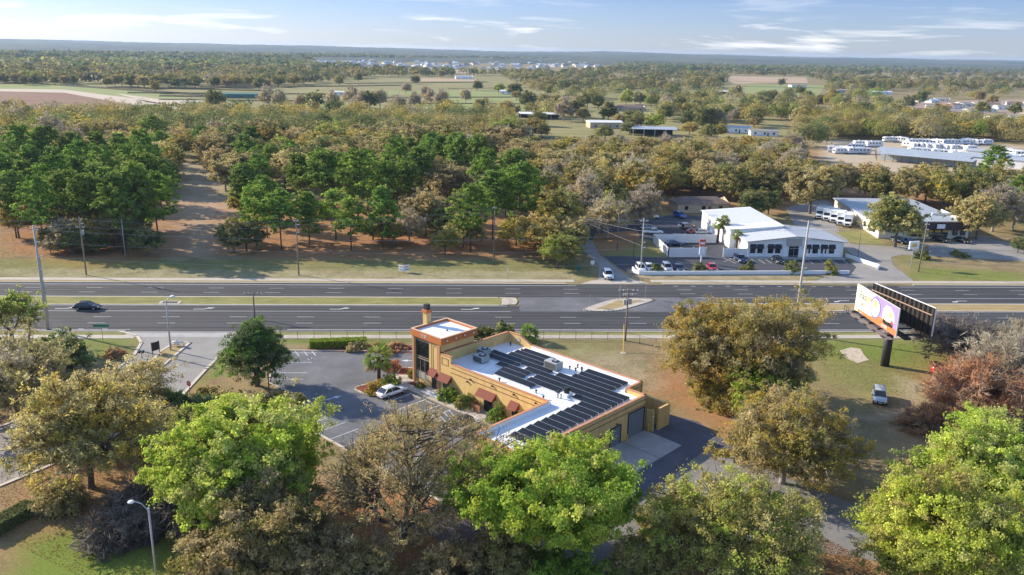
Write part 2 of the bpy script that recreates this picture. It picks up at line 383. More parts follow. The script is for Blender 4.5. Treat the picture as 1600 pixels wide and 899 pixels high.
# medians
def island(name, pts, mtop, inset=.45, h=.14):
    poly = rounded(pts, 2.2); kerb_line(poly, 'kerb', .4, h, close=True)
    wsheet(name, poly, h-.02, mtop)
M_MED = field_mat('verge_grass', (.17, .17, .055), (.30, .27, .11), .35, (.6, 1.5, 1), .7)
M_MEDT = field_mat('verge_dry_grass', (.30, .22, .10), (.38, .29, .15), .4, (.6, 1.5, 1), .7)
island('median_grass', [(X0,155.5),(9.3,155.5),(9.3,160.8),(X0,160.8)], M_MED)
psheet('median_nose', [(784,465.5),(806,466.5),(809,472),(806,477),(784,477)], .135, M_CONC)
island('median_grass', [(47.5,157.0),(52,152.2),(X1,151.9),(X1,157.1)], M_MEDT)
island('crossing_island', [tuple(p)[:2] for p in GL([(962,467.5),(1017,467.5),(1023,469.5),(962,487),(906,486)])], M_CONC)
psheet('island_dirt', [(966,470.5),(1005,470.5),(958,484),(930,484)], .135, M_MEDT)
# sidewalks
def slab(name, pts, z0, z1, m): 
    o = MB().prism([tuple(p)[:2] for p in pts], z0, z1).build(name, m); o['kind'] = 'structure'; return o
slab('sidewalk', [(-36.5,136.2),(X1,136.2),(X1,138.0),(-35.0,138.0)], -.2, .05, M_CONC)
slab('sidewalk', [(X0,136.2),(-55.6,136.2),(-56.6,138.0),(X0,138.0)], -.2, .05, M_CONC)
for a, b in ((X0, 24), (41, 76), (97, X1)): slab('sidewalk', [(a,173.0),(b,173.0),(b,174.9),(a,174.9)], -.2, .05, M_CONC)
kerb_line([(X0,139.8),(-58.5,139.8)]); kerb_line([(-34,139.8),(X1,139.8)])
kerb_line([(X0,171.4),(22,171.4)]); kerb_line([(43,171.4),(74,171.4)]); kerb_line([(99,171.4),(X1,171.4)])
for a, b in ((-34, X1), (X0, -58.5)): wsheet('verge', [(a,138.05),(b,138.05),(b,139.6),(a,139.6)], .03, M_MED)
for a, b in ((X0, 22), (43, 74), (99, X1)): wsheet('verge', [(a,171.6),(b,171.6),(b,172.95),(a,172.95)], .03, M_MEDT)
# painted markings on the highway
pm = MB(); zt = .020
def line(y, a, b, w=.15): pm.add([(a,y-w/2,zt),(b,y-w/2,zt),(b,y+w/2,zt),(a,y+w/2,zt)], [(0,1,2,3)])
line(140.9, -31, X1, .2); line(139.95+.9, X0, -58, .16); line(151.7, X0, 9, .15); line(161.35, 44, X1, .16); line(170.0, X0, 24, .2); line(170.0, 95, X1, .2)
line(155.1, X0, 8.5, .12); line(151.55+.0, 47, X1, .12); line(138.7+1.0, -57, -36, .12)
for k in range(-32, 36):
    for y, x0 in ((148.2, -30.7), (144.6, -30.3), (167.4, -40.1), (164.2, -40.2)):
        x = x0+k*12.19
        if X0 < x < X1: line(y, x, x+3.1, .13)
for k in range(22): line(141.2 if k < 9 else 170.0, (-95+k*4.0) if k < 9 else (45+(k-9)*3.8), (-94+k*4.0) if k < 9 else (46+(k-9)*3.8), .2)
for x, y, s in ((-74.3,153.4,1), (-48.9,153.3,1), (-23.5,153.4,1), (1.5,153.4,1), (-99,153.4,1), (102,159.1,-1), (127,159.1,-1), (77,159.1,-1)):
    arr = [(-2,-.12),(.2,-.12),(1.0,.35),(1.0,.15),(2.0,.75),(.8,1.15),(.9,.85),(-.1,.2),(-2,.12)]
    arr = [(-2,-.12),(.0,-.12),(.9,.45),(1.15,.25),(1.7,1.0),(.3,.95),(.6,.72),(-.2,.14),(-2,.14)]
    pm.add([(x+s*a, y+s*(b-.4), zt) for a, b in arr], [tuple(range(9))])
pm.build('road_marking', M_PAINT)['kind'] = 'structure'
# faint tar repair line on the far lanes
tar = MB(); tp = GL([(470,434),(560,441),(640,455)]); tar.tube([(p.x, p.y, .014) for p in tp], .0, 4)

# entrance road (left)
er = [(-59.5,139.9),(-55.6,137.6),(-53.6,134),(-52.6,128),(-52.9,122),(-54.5,113),(-58.5,104),(-64,95),(-74,84),(-66,74),(-57.5,79),(-51.8,86.5),(-46.0,95),(-41.2,105),(-39.9,112),(-39.5,122),(-39.0,129),(-37.6,134),(-35.2,137.6),(-33.5,139.9)]
wsheet('entrance_road', er, .026, M_OLD)
kerb_line(er[0:9], 'kerb', .45, .12); kerb_line(er[11:20], 'kerb', .45, .12)
psheet('entrance_apron', [(195,521),(366,521),(362,527),(200,527)], .031, M_CONCG)
isl = GL([(272,537),(297,536),(243,582),(228,582),(248,552)]); kerb_line(isl, 'kerb', .45, .16, close=True)
wsheet('entrance_island', isl, .11, M_MEDT)
# car park
lot = [(-31.2,130.3),(-6,129.8),(-7.2,121.5)] + [tuple(UV(*q))[:2] for q in ((-12.7,-1.7),(-9.3,-2.9),(17.1,-2.9),(17.1,-13.4),(19.8,-13.4),(19.8,-20.4),(-12,-20.4),(-14.5,-18.2),(-18.3,-15.6))]+[(-28.9,116.6),(-29.6,122)]
wsheet('car_park', lot, .010, M_LOT)
kerb_line(lot[-5:]+[lot[0], lot[1], lot[2]], 'kerb', .3, .12)
kerb_line([tuple(UV(*q))[:2] for q in ((19.8,-20.4),(-12,-20.4))], 'kerb', .3, .12)
wsheet('car_park_link', [(-41,111),(-41.5,104.5)] + [tuple(UV(*q))[:2] for q in ((-13,-21.5),(-14.2,-17.6))] + [(-34,107.5)], .018, M_OLD)
M_MULCH = field_mat('red_mulch', (.13, .04, .025), (.24, .08, .05), 1.5, (1, 1, 1), .7)
# planting bed in the car park, left
bed = rounded([tuple(p)[:2] for p in GL([(392,618),(447,618),(459,612),(452,636),(430,648),(392,650)])], 1.2); kerb_line(bed, 'kerb', .25, .14, close=True); wsheet('planting_bed', bed, .12, M_MULCH)
bed = rounded([tuple(UV(*q))[:2] for q in ((-13.2,-8.3),(-9.4,-8.3),(-9.2,-2.9),(-12.4,-2.7))], 1.3); kerb_line(bed, 'kerb', .25, .14, close=True); wsheet('planting_bed', bed, .12, M_MULCH)
bed = rounded([tuple(UV(*q))[:2] for q in ((-14.6,2.2),(-12.6,-.6),(-10.4,-.5),(-9.2,3.5),(-11.5,4.4))], .9); kerb_line(bed, 'kerb', .25, .14, close=True); wsheet('planting_bed', bed, .12, M_MULCH)
wsheet('planting_bed', GL([(440,548),(480,547),(482,540),(650,540),(655,552),(560,551),(500,549)]), .03, M_MULCH)
wsheet('planting_bed', [tuple(UV(*q))[:2] for q in ((-8.9,-1.4),(-6,-1.3),(-6,0),(-8.9,0))], .135, M_MULCH)
wsheet('planting_bed', [tuple(UV(*q))[:2] for q in ((-.3,-1.4),(3.7,-1.4),(3.7,0),(-.3,0))], .135, M_MULCH)
wsheet('planting_bed', [tuple(UV(*q))[:2] for q in ((8.2,-1.5),(17,-1.5),(17,0),(8.2,0))], .135, M_MULCH)
slab('walkway', [tuple(UV(*q))[:2] for q in ((-12.8,-2.8),(17.2,-2.8),(17.2,.1),(-9.3,.1),(-10.4,1.6),(-11.4,.9),(-12.9,-.6))], -.2, .13, M_CONC)
# stall markings
M_STALL = mat('worn_stall_paint', (.58, .60, .62), .8, var=.3, scale=2.5)
sm = MB()
def uline(u0, v0, u1, v1, w=.12, z=.016):
    a = UV(u0, v0); b = UV(u1, v1); d = (b-a).normalized(); n = Vector((-d.y, d.x, 0))*w/2
    sm.add([(q.x, q.y, z) for q in (a-n, b-n, b+n, a+n)], [(0,1,2,3)])
for u in (-8.9, -5.7, -2.7, .2, 2.4, 5.7, 8.9, 11.7, 14.5): uline(u, -3.1, u, -8.0, .14)
for k in range(4): uline(2.5, -3.4-k*.95, 5.6, -4.6-k*.95, .1)
for k in range(9): uline(-10+k*2.8, -20.3, -10+k*2.8, -15.8, .1)
for y in (129.2, 124.9, 120.5, 117.9): sm.add([(-29, y-.06, .016), (-24, y-.06, .016), (-24, y+.06, .016), (-29, y+.06, .016)], [(0,1,2,3)])
for x in (-27.6, -26.2, -24.9): sm.add([(x, 129.9, .016), (x+.14, 129.9, .016), (x+1.1, 127.9, .016), (x+.96, 127.9, .016)], [(0,3,2,1)])
def arrow(px, py, ang, L=2.4):
    p = G(px, py); M2 = Matrix.Translation((p.x, p.y, .017)) @ Matrix.Rotation(ang, 4, 'Z')
    a = [(-L/2,-.1),(L*.1,-.1),(L*.1,-.42),(L/2,0),(L*.1,.42),(L*.1,.1),(-L/2,.1)]
    sm.add([M2 @ Vector((x, y, 0)) for x, y in a], [tuple(range(7))])
arrow(521, 622, R_(15)+math.pi/8, 2.6); arrow(640, 564, math.pi-.1, 2.8); arrow(695, 672, R_(-130), 2.4)
sm.build('stall_marking', M_STALL)['kind'] = 'structure'
# wheelchair emblem on the first left stall
hc = MB(); q = G(486, 561)
hc.tube([(q.x+.45*math.cos(t), q.y+.45*math.sin(t), .02) for t in [i*.5 for i in range(2, 12)]], .05, 4)
hc.tube([(q.x, q.y+.5, .02), (q.x+.1, q.y-.1, .02), (q.x+.6, q.y-.2, .02)], .05, 4)
hc.build('accessible_emblem', M_PAINT)['kind'] = 'structure'
# rear yard
wsheet('rear_yard', [tuple(UV(*q))[:2] for q in ((25.05,14.8),(23.3,14.8),(23.2,17.1),(28.6,18.4),(34,16),(41,12.5),(41,-24),(20,-26),(19.95,-13.4),(25.05,-13.4))], .0125, M_YARD)
wsheet('rear_lane', [tuple(UV(*q))[:2] for q in ((33.6,13.2),(41,12.5),(52,12),(60,20),(67,19),(64,6),(52,-1),(41,-6),(41,-30),(30,-30),(30,-14),(35.6,-8))], .015, M_WEAR)
wsheet('loading_slab', [tuple(UV(*q))[:2] for q in ((25.05,11),(31,10.6),(31,5.7),(25.05,5.9))], .024, M_CONCG)
wsheet('loading_slab', [tuple(UV(*q))[:2] for q in ((25.05,5.8),(31,5.6),(31,-1.8),(25.05,-1.8))], .024, M_CONCG)
kerb_line([tuple(p)[:2] for p in GL([(1252,797),(1284,773)])], 'kerb', .25, .13); kerb_line([tuple(p)[:2] for p in GL([(1293,725),(1325,702)])], 'kerb', .2, .13)
# far side: side road, lots of the white building and the restaurant
psheet('side_road', [(895,376),(925,376),(938,400),(965,420),(992,440),(1015,444.5),(905,444.5),(935,437),(936,415),(915,395)], .022, M_OLD)
psheet('side_road_apron', [(925,438.6),(1000,438.6),(1012,443.6),(908,443.6)], .028, M_CONC)
psheet('side_road', [(820,352),(935,348),(995,352),(1000,360),(930,365),(925,376),(896,376),(880,362),(820,362)], .014, M_NEW)
psheet('white_building_lot', [(942,400),(1045,403),(1093,403),(1083,380),(1045,382),(1000,372),(990,345),(1060,335),(1110,340),(1150,380),(1170,404),(1320,402),(1338,418),(1329,430),(990,430),(968,420)], .018, M_NEW)
psheet('white_building_lot', [(1020,378),(1120,381),(1095,402),(1046,401)], .022, M_HWY)
psheet('restaurant_lot', [(1268,443.6),(1290,432),(1329,430),(1325,418),(1340,405),(1316,385),(1240,350),(1228,325),(1290,310),(1310,330),(1310,360),(1330,382),(1395,385),(1510,378),(1530,370),(1600,385),(1680,400),(1680,412),(1490,402),(1440,400),(1410,398),(1392,402),(1395,415),(1425,437),(1430,443.6)], .014, M_OLD)
psheet('restaurant_lawn', [(1305,363),(1342,360),(1375,373),(1385,384),(1335,382)], .018, M_MED)
slab('sidewalk', [(76.2,173.2),(97,173.2),(97,174.9),(76.2,174.9)], -.2, .030, M_CONC)
wsm = MB()
def wline(a, b, w=.15, z=.03):
    a = G(*a, z); b = G(*b, z); d = (b-a).normalized(); n = Vector((-d.y, d.x, 0))*w/2
    wsm.add([(q.x, q.y, z) for q in (a-n, b-n, b+n, a+n)], [(0,1,2,3)])
for x in (1172, 1183, 1194, 1205, 1258, 1277, 1295, 1313): wline((x, 404), (x+12, 412))
wline((1130, 403), (1150, 412)); wline((1138, 403), (1156, 411)); wline((1116, 420), (1126, 424)); wline((1131, 409), (1142, 405)); 
wsm.build('stall_marking', M_PAINT)['kind'] = 'structure'

# ---------------------------------------------------------------- far fields and tracks
def fld(name, pix, z, m): return psheet(name, pix, z, m)
M_PLOW = field_mat('bare_soil', (.20, .115, .075), (.27, .165, .11), .02)
M_PAST = field_mat('pasture', (.20, .18, .075), (.30, .26, .12), .015)
M_PASTG = field_mat('green_pasture', (.21, .24, .08), (.29, .30, .13), .015)
M_TRACK = field_mat('dirt_track', (.46, .37, .28), (.56, .47, .37), .05)
M_TANF = field_mat('tan_field', (.36, .25, .16), (.44, .33, .22), .01)
M_PINKF = field_mat('pale_field', (.30, .22, .17), (.38, .29, .23), .004)
M_HEDGE = field_mat('dark_hedge_ground', (.07, .06, .03), (.12, .10, .05), .05)
fld('pasture', [(-60,119),(200,118),(420,120),(560,116),(780,118),(830,140),(870,165),(800,186),(640,192),(440,190),(300,165),(100,140),(-60,140)], .05, M_PAST)
fld('pasture', [(0,133),(110,130),(200,140),(330,160),(420,178),(440,188),(330,176),(200,158),(100,141),(0,141)], .10, M_PASTG)
fld('bare_field', [(-60,142),(100,146),(180,158),(260,173),(300,185),(180,192),(-60,190)], .12, M_PLOW)
fld('dirt_track', [(-60,138.5),(100,140.5),(200,153),(285,168),(360,176),(432,184),(432,189),(350,182),(270,175),(190,161),(100,145.5),(-60,142)], .16, M_TRACK)
fld('dirt_track', [(180,146),(260,157),(340,157),(300,160),(270,166),(230,160)], .16, M_TRACK)
fld('pasture', [(600,142),(780,142),(850,160),(800,182),(650,182),(520,176),(470,165),(560,148)], .10, M_PASTG)
fld('bare_field', [(470,160),(620,148),(700,152),(700,160),(560,168)], .13, M_PAST)
fld('bare_field', [(660,122),(750,124),(745,128),(650,127)], .13, M_TANF)
fld('tan_field', [(1130,119),(1260,121),(1262,130),(1145,131)], .1, M_TANF)
fld('pasture', [(800,142),(1170,128),(1240,215),(780,215)], .08, M_PAST)
fld('pasture', [(1170,132),(1290,134),(1280,150),(1160,145)], .1, M_PASTG)
fld('pale_field', [(1030,97),(1250,100),(1340,106),(1200,106),(1040,103)], .3, M_PINKF)
for q_ in ([(240,110),(480,107),(480,112),(240,116)], [(30,121),(330,121),(330,126),(30,127)], [(560,107),(900,111),(880,116),(560,113)], [(860,123),(1060,121),(1060,127),(860,130)], [(1300,119),(1600,123),(1600,128),(1300,125)]): fld('tan_field', q_, .2, M_TANF)
fld('pale_field', [(690,95),(1000,97),(960,102),(840,101)], .3, M_PINKF)
fld('pale_field', [(1400,160),(1620,155),(1620,215),(1520,205),(1430,185)], .1, M_PINKF)
for (x0_, y0_, x1_, y1_) in ((240,139.5,640,133.5),(170,137,420,142.5),(200,145.5,560,148),(250,150.5,420,152.5),(95,133.5,330,150),(470,176,860,175),(540,131,760,128.5),(560,153,850,152),(640,162,860,163),(250,156,470,158)):
    a_ = G(x0_, y0_); b_ = G(x1_, y1_); fq = MB(); fq.seg(a_, b_, 13 if y0_ < 160 else 8, .12, .5); struct('rough_grass', fq, M_HEDGE)
for i, (a, b) in enumerate((((240,139),(640,128)),((150,150-5),(330,145)),((200,143),(360,150)),((360,147),(560,134)))): pass
# hills along the horizon, wooded
hx = np.linspace(-7600, 7600, 420); hy = np.concatenate([np.linspace(3300, 5200, 60), np.linspace(5230, 9300, 70)])
HX, HY = np.meshgrid(hx, hy)
rs = np.random.RandomState(5)
def vnoise(X, Y, s, seed):
    r = np.random.RandomState(seed); T = r.rand(256, 256); x = X/s; y = Y/s; xi = np.floor(x).astype(int); yi = np.floor(y).astype(int)
    fx = x-xi; fy = y-yi; fx = fx*fx*(3-2*fx); fy = fy*fy*(3-2*fy)
    g = lambda a, b: T[a % 256, b % 256]
    return (g(xi, yi)*(1-fx)*(1-fy)+g(xi+1, yi)*fx*(1-fy)+g(xi, yi+1)*(1-fx)*fy+g(xi+1, yi+1)*fx*fy)
t = np.clip((HY-3300)/4700, 0, 1)
az = HX/HY
HZ = -1 + t*44 + 9*(vnoise(HX, HY, 1500, 1)-.5)*2*t + 4*(vnoise(HX, HY, 500, 2)-.5)*2*np.clip(t*3, 0, 1)
HZ += 6*t*np.clip(-az*2.2, 0, 1) + 7*t*np.exp(-((az-.18)/.07)**2)
HZ += np.clip(t*40, 0, 1)*(rs.rand(*HZ.shape)*7+2)+7*(vnoise(HX, HY, 260, 9)-.5)*np.clip(t*4, 0, 1)
HZ = np.where(HY > 8200, HZ-(HY-8200)/1100*50, HZ)
hm = grid_mesh('hills', HX, HY, HZ)
hm.materials.append(field_mat('distant_canopy', (.04, .06, .045), (.13, .13, .085), .0028, (1, .35, 1), .8)); hills = bpy.data.objects.new('hills', hm); link(hills); hills['kind'] = 'structure'

# ================================================================ yellow building
M_YW = mat('yellow_stucco', (.66, .44, .17), .9, var=.13, scale=1.3, bump=.2, stretch=(1, 1, .22))
M_OR = mat('orange_stucco', (.50, .15, .035), .85, var=.08, scale=1.2)
M_COPE = mat('coping_tile', (.50, .22, .11), .8, var=.15, scale=1.5)
M_GROOVE = mat('brown_trim', (.22, .10, .05), .85, var=.1)
M_ROOFW = mat('white_roof_membrane', (.74, .75, .76), .7, var=.07, scale=.35)
M_AWN = mat('rust_awning', (.17, .034, .014), .8, var=.12, scale=2)
M_DOOR = mat('grey_roller_door', (.17, .20, .22), .6, var=.08, scale=.8)
M_PANEL = mat('solar_cell', (.008, .009, .014), .5, .0, var=.2, scale=.7, spec=.25)
M_ALU = mat('aluminium', (.6, .6, .6), .4, .7)
def at_uv(name, u, v, z=0, rz=0, label=None, cat=None, group=None):
    p = UV(u, v, z); return empty(name, p, BA+rz, label, cat, group)
bd = at_uv('commercial_building', 0, 0, label='yellow stucco commercial building with white flat roof, square tower and orange trim', cat='building')
T = .3
# walls: (p, q, height) outline of main block and wing
outline = [((-3.3,.15),(-.9,.15),6.0),((-.9,.15),(17.3,.15),5.0),((17.45,.0),(17.45,-13.2),5.0),((17.3,-13.05),(25,-13.05),5.0),
           ((24.85,-12.9),(24.85,11),5.0),((25,10.85),(22,10.85),5.0),((21.85,11),(21.85,14.4),5.0),((22,14.25),(1.8,14.25),5.0)]
w = MB(); cp = MB(); gr = MB()
for p, q, h in outline:
    w.seg(p, q, T, 0, h); cp.seg(p, q, T+.1, h, h+.07, ext=.03)
w.seg((-3.15,0),(-3.15,14.4), T, 0, 6.0); cp.seg((-3.15,0),(-3.15,14.4), T+.1, 6.0, 6.07, ext=.03)
w.seg((-3.3,14.25),(-.6,14.25), T, 0, (6.0,6.0)); w.seg((-.6,14.25),(1.8,14.25), T, 0, (6.0,5.0)); cp.seg((-3.3,14.25),(-.6,14.25), T+.1, 6.001, 6.07); 
cp.seg((-.6,14.25),(1.8,14.25), T+.1, (6.0,5.0), (6.07,5.07))
w.build('wall', M_YW, bd); cp.build('coping', M_COPE, bd)
# brown grooves along the walls, 2 mm proud
for z in (4.42, 3.72):
    gr.seg((-.9,-.01),(17.3,-.01), .05, z, z+.09); gr.seg((17.29,0),(17.29,-13.2), .05, z, z+.09); gr.seg((25.01,-13.2),(25.01,11), .05, z, z+.10)
    gr.seg((17.3,-13.21),(25,-13.21), .05, z, z+.09); gr.seg((22.01,11),(22.01,14.4), .05, z, z+.09)
for a, b, z0, z1 in (((-2.8,-.01),(-1.4,-.01),5.5,5.58),((-2.8,-.01),(-1.4,-.01),4.5,4.58)): gr.seg(a, b, .04, z0, z1)
for x in (-2.8, -1.48): gr.box(x, x+.08, -.03, .01, 4.5, 5.58)
gr.build('trim_groove', M_GROOVE, bd)
rf = MB(); rf.prism([(-3.0,.3),(17.2,.3),(17.6,.3),(17.6,-12.9),(24.7,-12.9),(24.7,10.7),(21.7,10.7),(21.7,14.1),(-3.0,14.1)], 3.9, 4.42); ro = rf.build('roof', M_ROOFW, bd)
# inner white faces of the parapet
ip = MB()
for p, q in (((-.9,.325),(17.3,.325)),((17.625,.3),(17.625,-12.9)),((17.6,-12.875),(24.7,-12.875)),((24.675,-12.9),(24.675,10.7)),((21.675,10.7),(21.675,14.1)),((1.8,14.075),(21.7,14.075))): ip.seg(p, q, .05, 4.42, 4.99)
ip.build('parapet_lining', M_ROOFW, bd)
# roof seams
rsm = MB()
for k in range(11): rsm.box(.2+k*2.0, .24+k*2.0, .4, 10.6, 4.42, 4.432)
rsm.build('roof_seam', mat('roof_seam_grey', (.6,.62,.64), .7), ro)
# tower
tw = MB(); tw.box(-9.1,-3.31,.35,6.9,0,7.35); tw.box(-9.3,-8.8,.1,.6,0,7.35); tw.box(-5.75,-5.3,.18,.6,0,7.35); tw.box(-9.0,-3.4,.25,.36,0,.75)
tw.box(-5.3,-3.4,.22,.36,0,7.35)
tob = tw.build('tower', M_YW, bd)
for bx_ in ((-3.75,-3.25,-.02,.21,0,7.3),(-9.32,-8.95,-.02,.1,0,7.3)): MB().box(*bx_).build('pilaster', mat('terracotta_stucco', (.52,.26,.12), .85), tob)
fa = MB()
for p, q in (((-9.5,0),(-2.8,0)),((-2.9,.1),(-2.9,7.1)),((-2.8,7.0),(-9.5,7.0)),((-9.4,6.9),(-9.4,.1))): fa.seg(p, q, .22, 7.3, 8.3)
fa.box(-9.3,-3.0,.1,6.9,7.3,7.4)
fo = fa.build('fascia', M_OR, tob)
cp = MB()
for p, q in (((-9.5,-.0),(-2.8,-.0)),((-2.9,.15),(-2.9,6.85)),((-2.8,7.0),(-9.5,7.0)),((-9.4,6.85),(-9.4,.15))): cp.seg(p, q, .30, 8.3, 8.36)
cp.build('coping', mat('pale_coping', (.66,.42,.28), .8), tob)
MB().box(-9.29,-3.01,.11,6.89,7.45,7.98).build('tower_roof', M_ROOFW, tob)
MB().tube([(-5.6,3.6,7.98),(-5.6,3.6,8.2)], .12, 8).build('roof_drain', M_DARK, tob)
gl = MB(); gl.box(-8.8,-5.75,.28,.33,.75,7.1); gwin = gl.build('curtain_wall', M_GLASS, tob)
mu = MB()
for z, h in ((.75,.07),(1.9,.07),(3.9,.16),(4.25,.08),(6.75,.3),(7.1,.1)): mu.box(-8.8,-5.75,.22,.275,z,z+h)
for x in (-8.82,-7.82,-6.8,-5.8): mu.box(x,x+.06,.23,.27,.8,(4 if -8<x<-6 else 7.1))
mu.build('mullion', mat('bronze_frame', (.30,.24,.17), .5), gwin)
bl = MB(); bl.box(-8.72,-7.84,.255,.275,.85,1.85); bl.box(-7.74,-6.82,.255,.275,.85,1.85); bl.box(-6.72,-5.84,.255,.275,.85,1.85); bl.build('blind', mat('blind_cloth', (.40,.37,.32), .8), gwin)
gt = MB(); 
for x in (-4.95,-4.05): gt.box(x,x+.07,.19,.225,2.6,6.6)
gt.box(-4.95,-3.98,.19,.225,6.6,6.68)
gt.build('trim_groove', M_GROOVE, tob)
gt = MB(); gt.seg((-3.29,1.0),(-3.29,6.9), .04, 6.02, 6.15); gt.build('flashing', mat('rust_flashing', (.25,.09,.04), .8), tob)
for k in range(4):
    MB().ball((-2.74, 1.0+k*1.75, 7.8), .13, 8, 5).build('fascia_lamp', M_WHITE, tob)
    MB().box(-2.80,-2.76,.75+k*1.75,.85+k*1.75,7.75,7.95).build('fascia_vent', M_DARK, tob)
tx = bpy.data.curves.new('house_number', 'FONT'); tx.body = '1120'; tx.size = .62; tx.extrude = .02; tx.align_x = 'CENTER'
tb = bpy.data.objects.new('tmp', tx); C.objects.link(tb); dg = bpy.context.evaluated_depsgraph_get(); me = bpy.data.meshes.new_from_object(tb.evaluated_get(dg))
bpy.data.objects.remove(tb); no = bpy.data.objects.new('house_number', me); link(no, tob); me.materials.clear(); me.materials.append(M_WHITE); no.location = (-6.6, -.13, 7.6); no.rotation_euler = (math.pi/2, 0, 0)
# round vent on the raised back parapet
rv = MB(); rv.tube([(-.9,14.05,5.3),(-.9,14.12,5.3)], .38, 20); rv.build('round_vent', mat('beige_louver', (.5,.42,.32), .8), bd)
# chimney behind the tower
ch = MB(); ch.box(-10.35,-9.52,3.0,3.9,0,9.9); co_ = ch.build('chimney', M_YW, bd)
cc = MB(); cc.box(-10.48,-9.40,2.87,4.03,9.9,10.4); cc.build('chimney_band', M_OR, co_)
cc = MB(); cc.box(-10.28,-9.6,3.08,3.82,10.4,11.2); cc.build('chimney_cap', M_DARK, co_)
# awnings with a door or window under each
def awning(u0, u1, zt=3.2, zb=2.3, d=.95, y0=0.0):
    a = MB(); vs = [(u0,y0,zb),(u1,y0,zb),(u1,y0-d,zb),(u0,y0-d,zb),(u0,y0,zt),(u1,y0,zt)]
    a.add(vs, [(4,5,2,3)[::-1],(0,4,3),(1,2,5),(0,1,5,4)]); return a.build('awning', M_AWN, bd)
def door(u0, u1, z0, z1, v=-.03, kind='door', m=M_GLASS):
    f = MB(); f.box(u0-.08,u1+.08,v,v+.03,z0,z1+.08); fo = f.build(kind, mat('bronze_frame', (.30,.24,.17), .5), bd)
    MB().box(u0,u1,v-.03,v-.005,z0+.05,z1).build('pane', m, fo); return fo
awning(-5.5,-3.8, y0=.2); awning(-2.95,-.7); awning(4.85,8.2); awning(10.9,12.5)
door(-5.1,-4.2,.13,2.2,v=.16); door(-2.5,-1.3,.13,2.2); door(5.9,7.6,.13,2.2); door(11.2,12.2,1.0,2.2,kind='window')
for u, v in ((-3.9,-.25),(-2.1,-.4)): MB().ball((u, v, 2.2), .14, 8, 6).build('wall_lantern', M_WHITE, bd)
wl_ = MB(); wl_.box(4.6,6.3,-1.25,-1.13,.13,1.15); wl_.box(4.6,4.72,-1.13,0,.13,1.15); wl_.build('low_screen_wall', mat('brown_brick',(.28,.12,.06),.9,var=.2,scale=6), bd)
for u, z in ((3.2,3.9),(7.5,4.2),(11.5,4.2),(2.6,3.4),(15.4,4.2)): MB().box(u-.1,u+.1,-.22,-.02,z-.1,z+.1).build('flood_light', M_DARK, bd)
# rear doors, right wall (u = 25)
def rdoor(v0, v1, z1, name='roller_door', m=M_DOOR, z0=0):
    f = MB(); f.box(25.0,25.035,v0,v1,z0,z1)
    n = int((z1-z0)/.3)
    for k in range(n): f.box(25.036,25.05,v0+.02,v1-.02,z0+k*.3+.02,z0+k*.3+.27)
    o = f.build(name, m, bd); g = MB(); g.box(25.0,25.12,v0-.12,v0-.002,z0,z1+.15); g.box(25.0,25.12,v1+.002,v1+.12,z0,z1+.15); g.box(25.0,25.12,v0-.12,v1+.12,z1+.002,z1+.15); g.build('door_frame', mat('dark_door_frame',(.06,.05,.045),.7), o)
rdoor(7.1,10.5,3.45); rdoor(3.3,5.4,2.55); rdoor(1.0,1.9,2.1,'window',M_GLASS,1.0); rdoor(-3.2,-1.2,2.5); rdoor(-6.4,-5.5,2.1,'side_door')
for v, z in ((4.6,2.95),(-1,3.4),(-5,3.4),(-9,3.4)): MB().box(25.02,25.2,v-.1,v+.1,z-.08,z+.08).build('wall_light', M_DARK, bd)
fw = MB(); fw.box(25.0,26.1,11.2,11.45,0,2.9); fw.ball((25.9,11.32,2.95), (.22,.13,.25), 8, 5); fw.build('fin_wall', M_YW, bd)
MB().tube([(26.1,11.15,2.2),(26.1,11.25,2.2)], .1, 8).build('wall_light', M_WHITE, bd)
ew = MB(); ew.seg((22.2,14.6),(26.3,14.6),.3,0,3.1); ew.seg((26.2,14.75),(26.2,12.2),.3,0,3.1); ew.build('enclosure_wall', M_YW, bd)
def bollard(u, v):
    p = UV(u, v, 0); m = MB(); m.tube([(0,0,0),(0,0,1.0)], .1, 10); m.ball((0,0,1.0), .1, 10, 4); o = m.build('bollard', M_YEL); o.location = p; return o
b1 = bollard(25.5, 6.35); tag(b1, 'yellow safety bollard between the two grey roller doors', 'bollard')
b2 = bollard(25.7, 10.85); tag(b2, 'yellow safety bollard at the right side of the large roller door', 'bollard')
# roof top machines
def rooftop_unit(u, v, a, b, h, label, cap=True):
    r = at_uv('rooftop_unit', u, v, 4.43, label=label, cat='air conditioner')
    m = MB(); m.box(-a/2,a/2,-b/2,b/2,.12,h); m.build('housing', mat('unit_grey_paint',(.36,.38,.37),.6,var=.1), r, bevel=.03)
    MB().box(-a/2+.1,a/2-.1,-b/2+.1,b/2-.1,0,.12).build('base_rail', M_DARK, r)
    if cap:
        MB().tube([(a*.15,0,h),(a*.15,0,h+.1)], min(a,b)*.36, 18).build('fan_grille', M_DARK, r)
        MB().tube([(a*.15,0,h+.1),(a*.15,0,h+.13)], min(a,b)*.18, 12).build('fan_hub', M_STEEL, r)
    f = MB()
    for k in range(8): f.box(-a/2-.02,-a/2-.002,-b/2+.1,b/2-.1,.2+k*(h-.3)/8,.2+(k+.55)*(h-.3)/8); f.box(-a/2+.1,a/2-.1,-b/2-.02,-b/2-.002,.2+k*(h-.3)/8,.2+(k+.55)*(h-.3)/8)
    f.build('louver', M_DARK, r)
    return r
rooftop_unit(-1.2, 6.9, 1.5, 1.5, 1.15, 'bluish grey rooftop cooling unit nearest the tower wall')
rooftop_unit(.2, 5.0, 1.9, 1.6, 1.0, 'square grey cooling unit with round fan left of the solar panels')
rooftop_unit(9.4, 10.4, 2.3, 1.5, 1.2, 'large grey rooftop unit between the solar rows near the back edge')
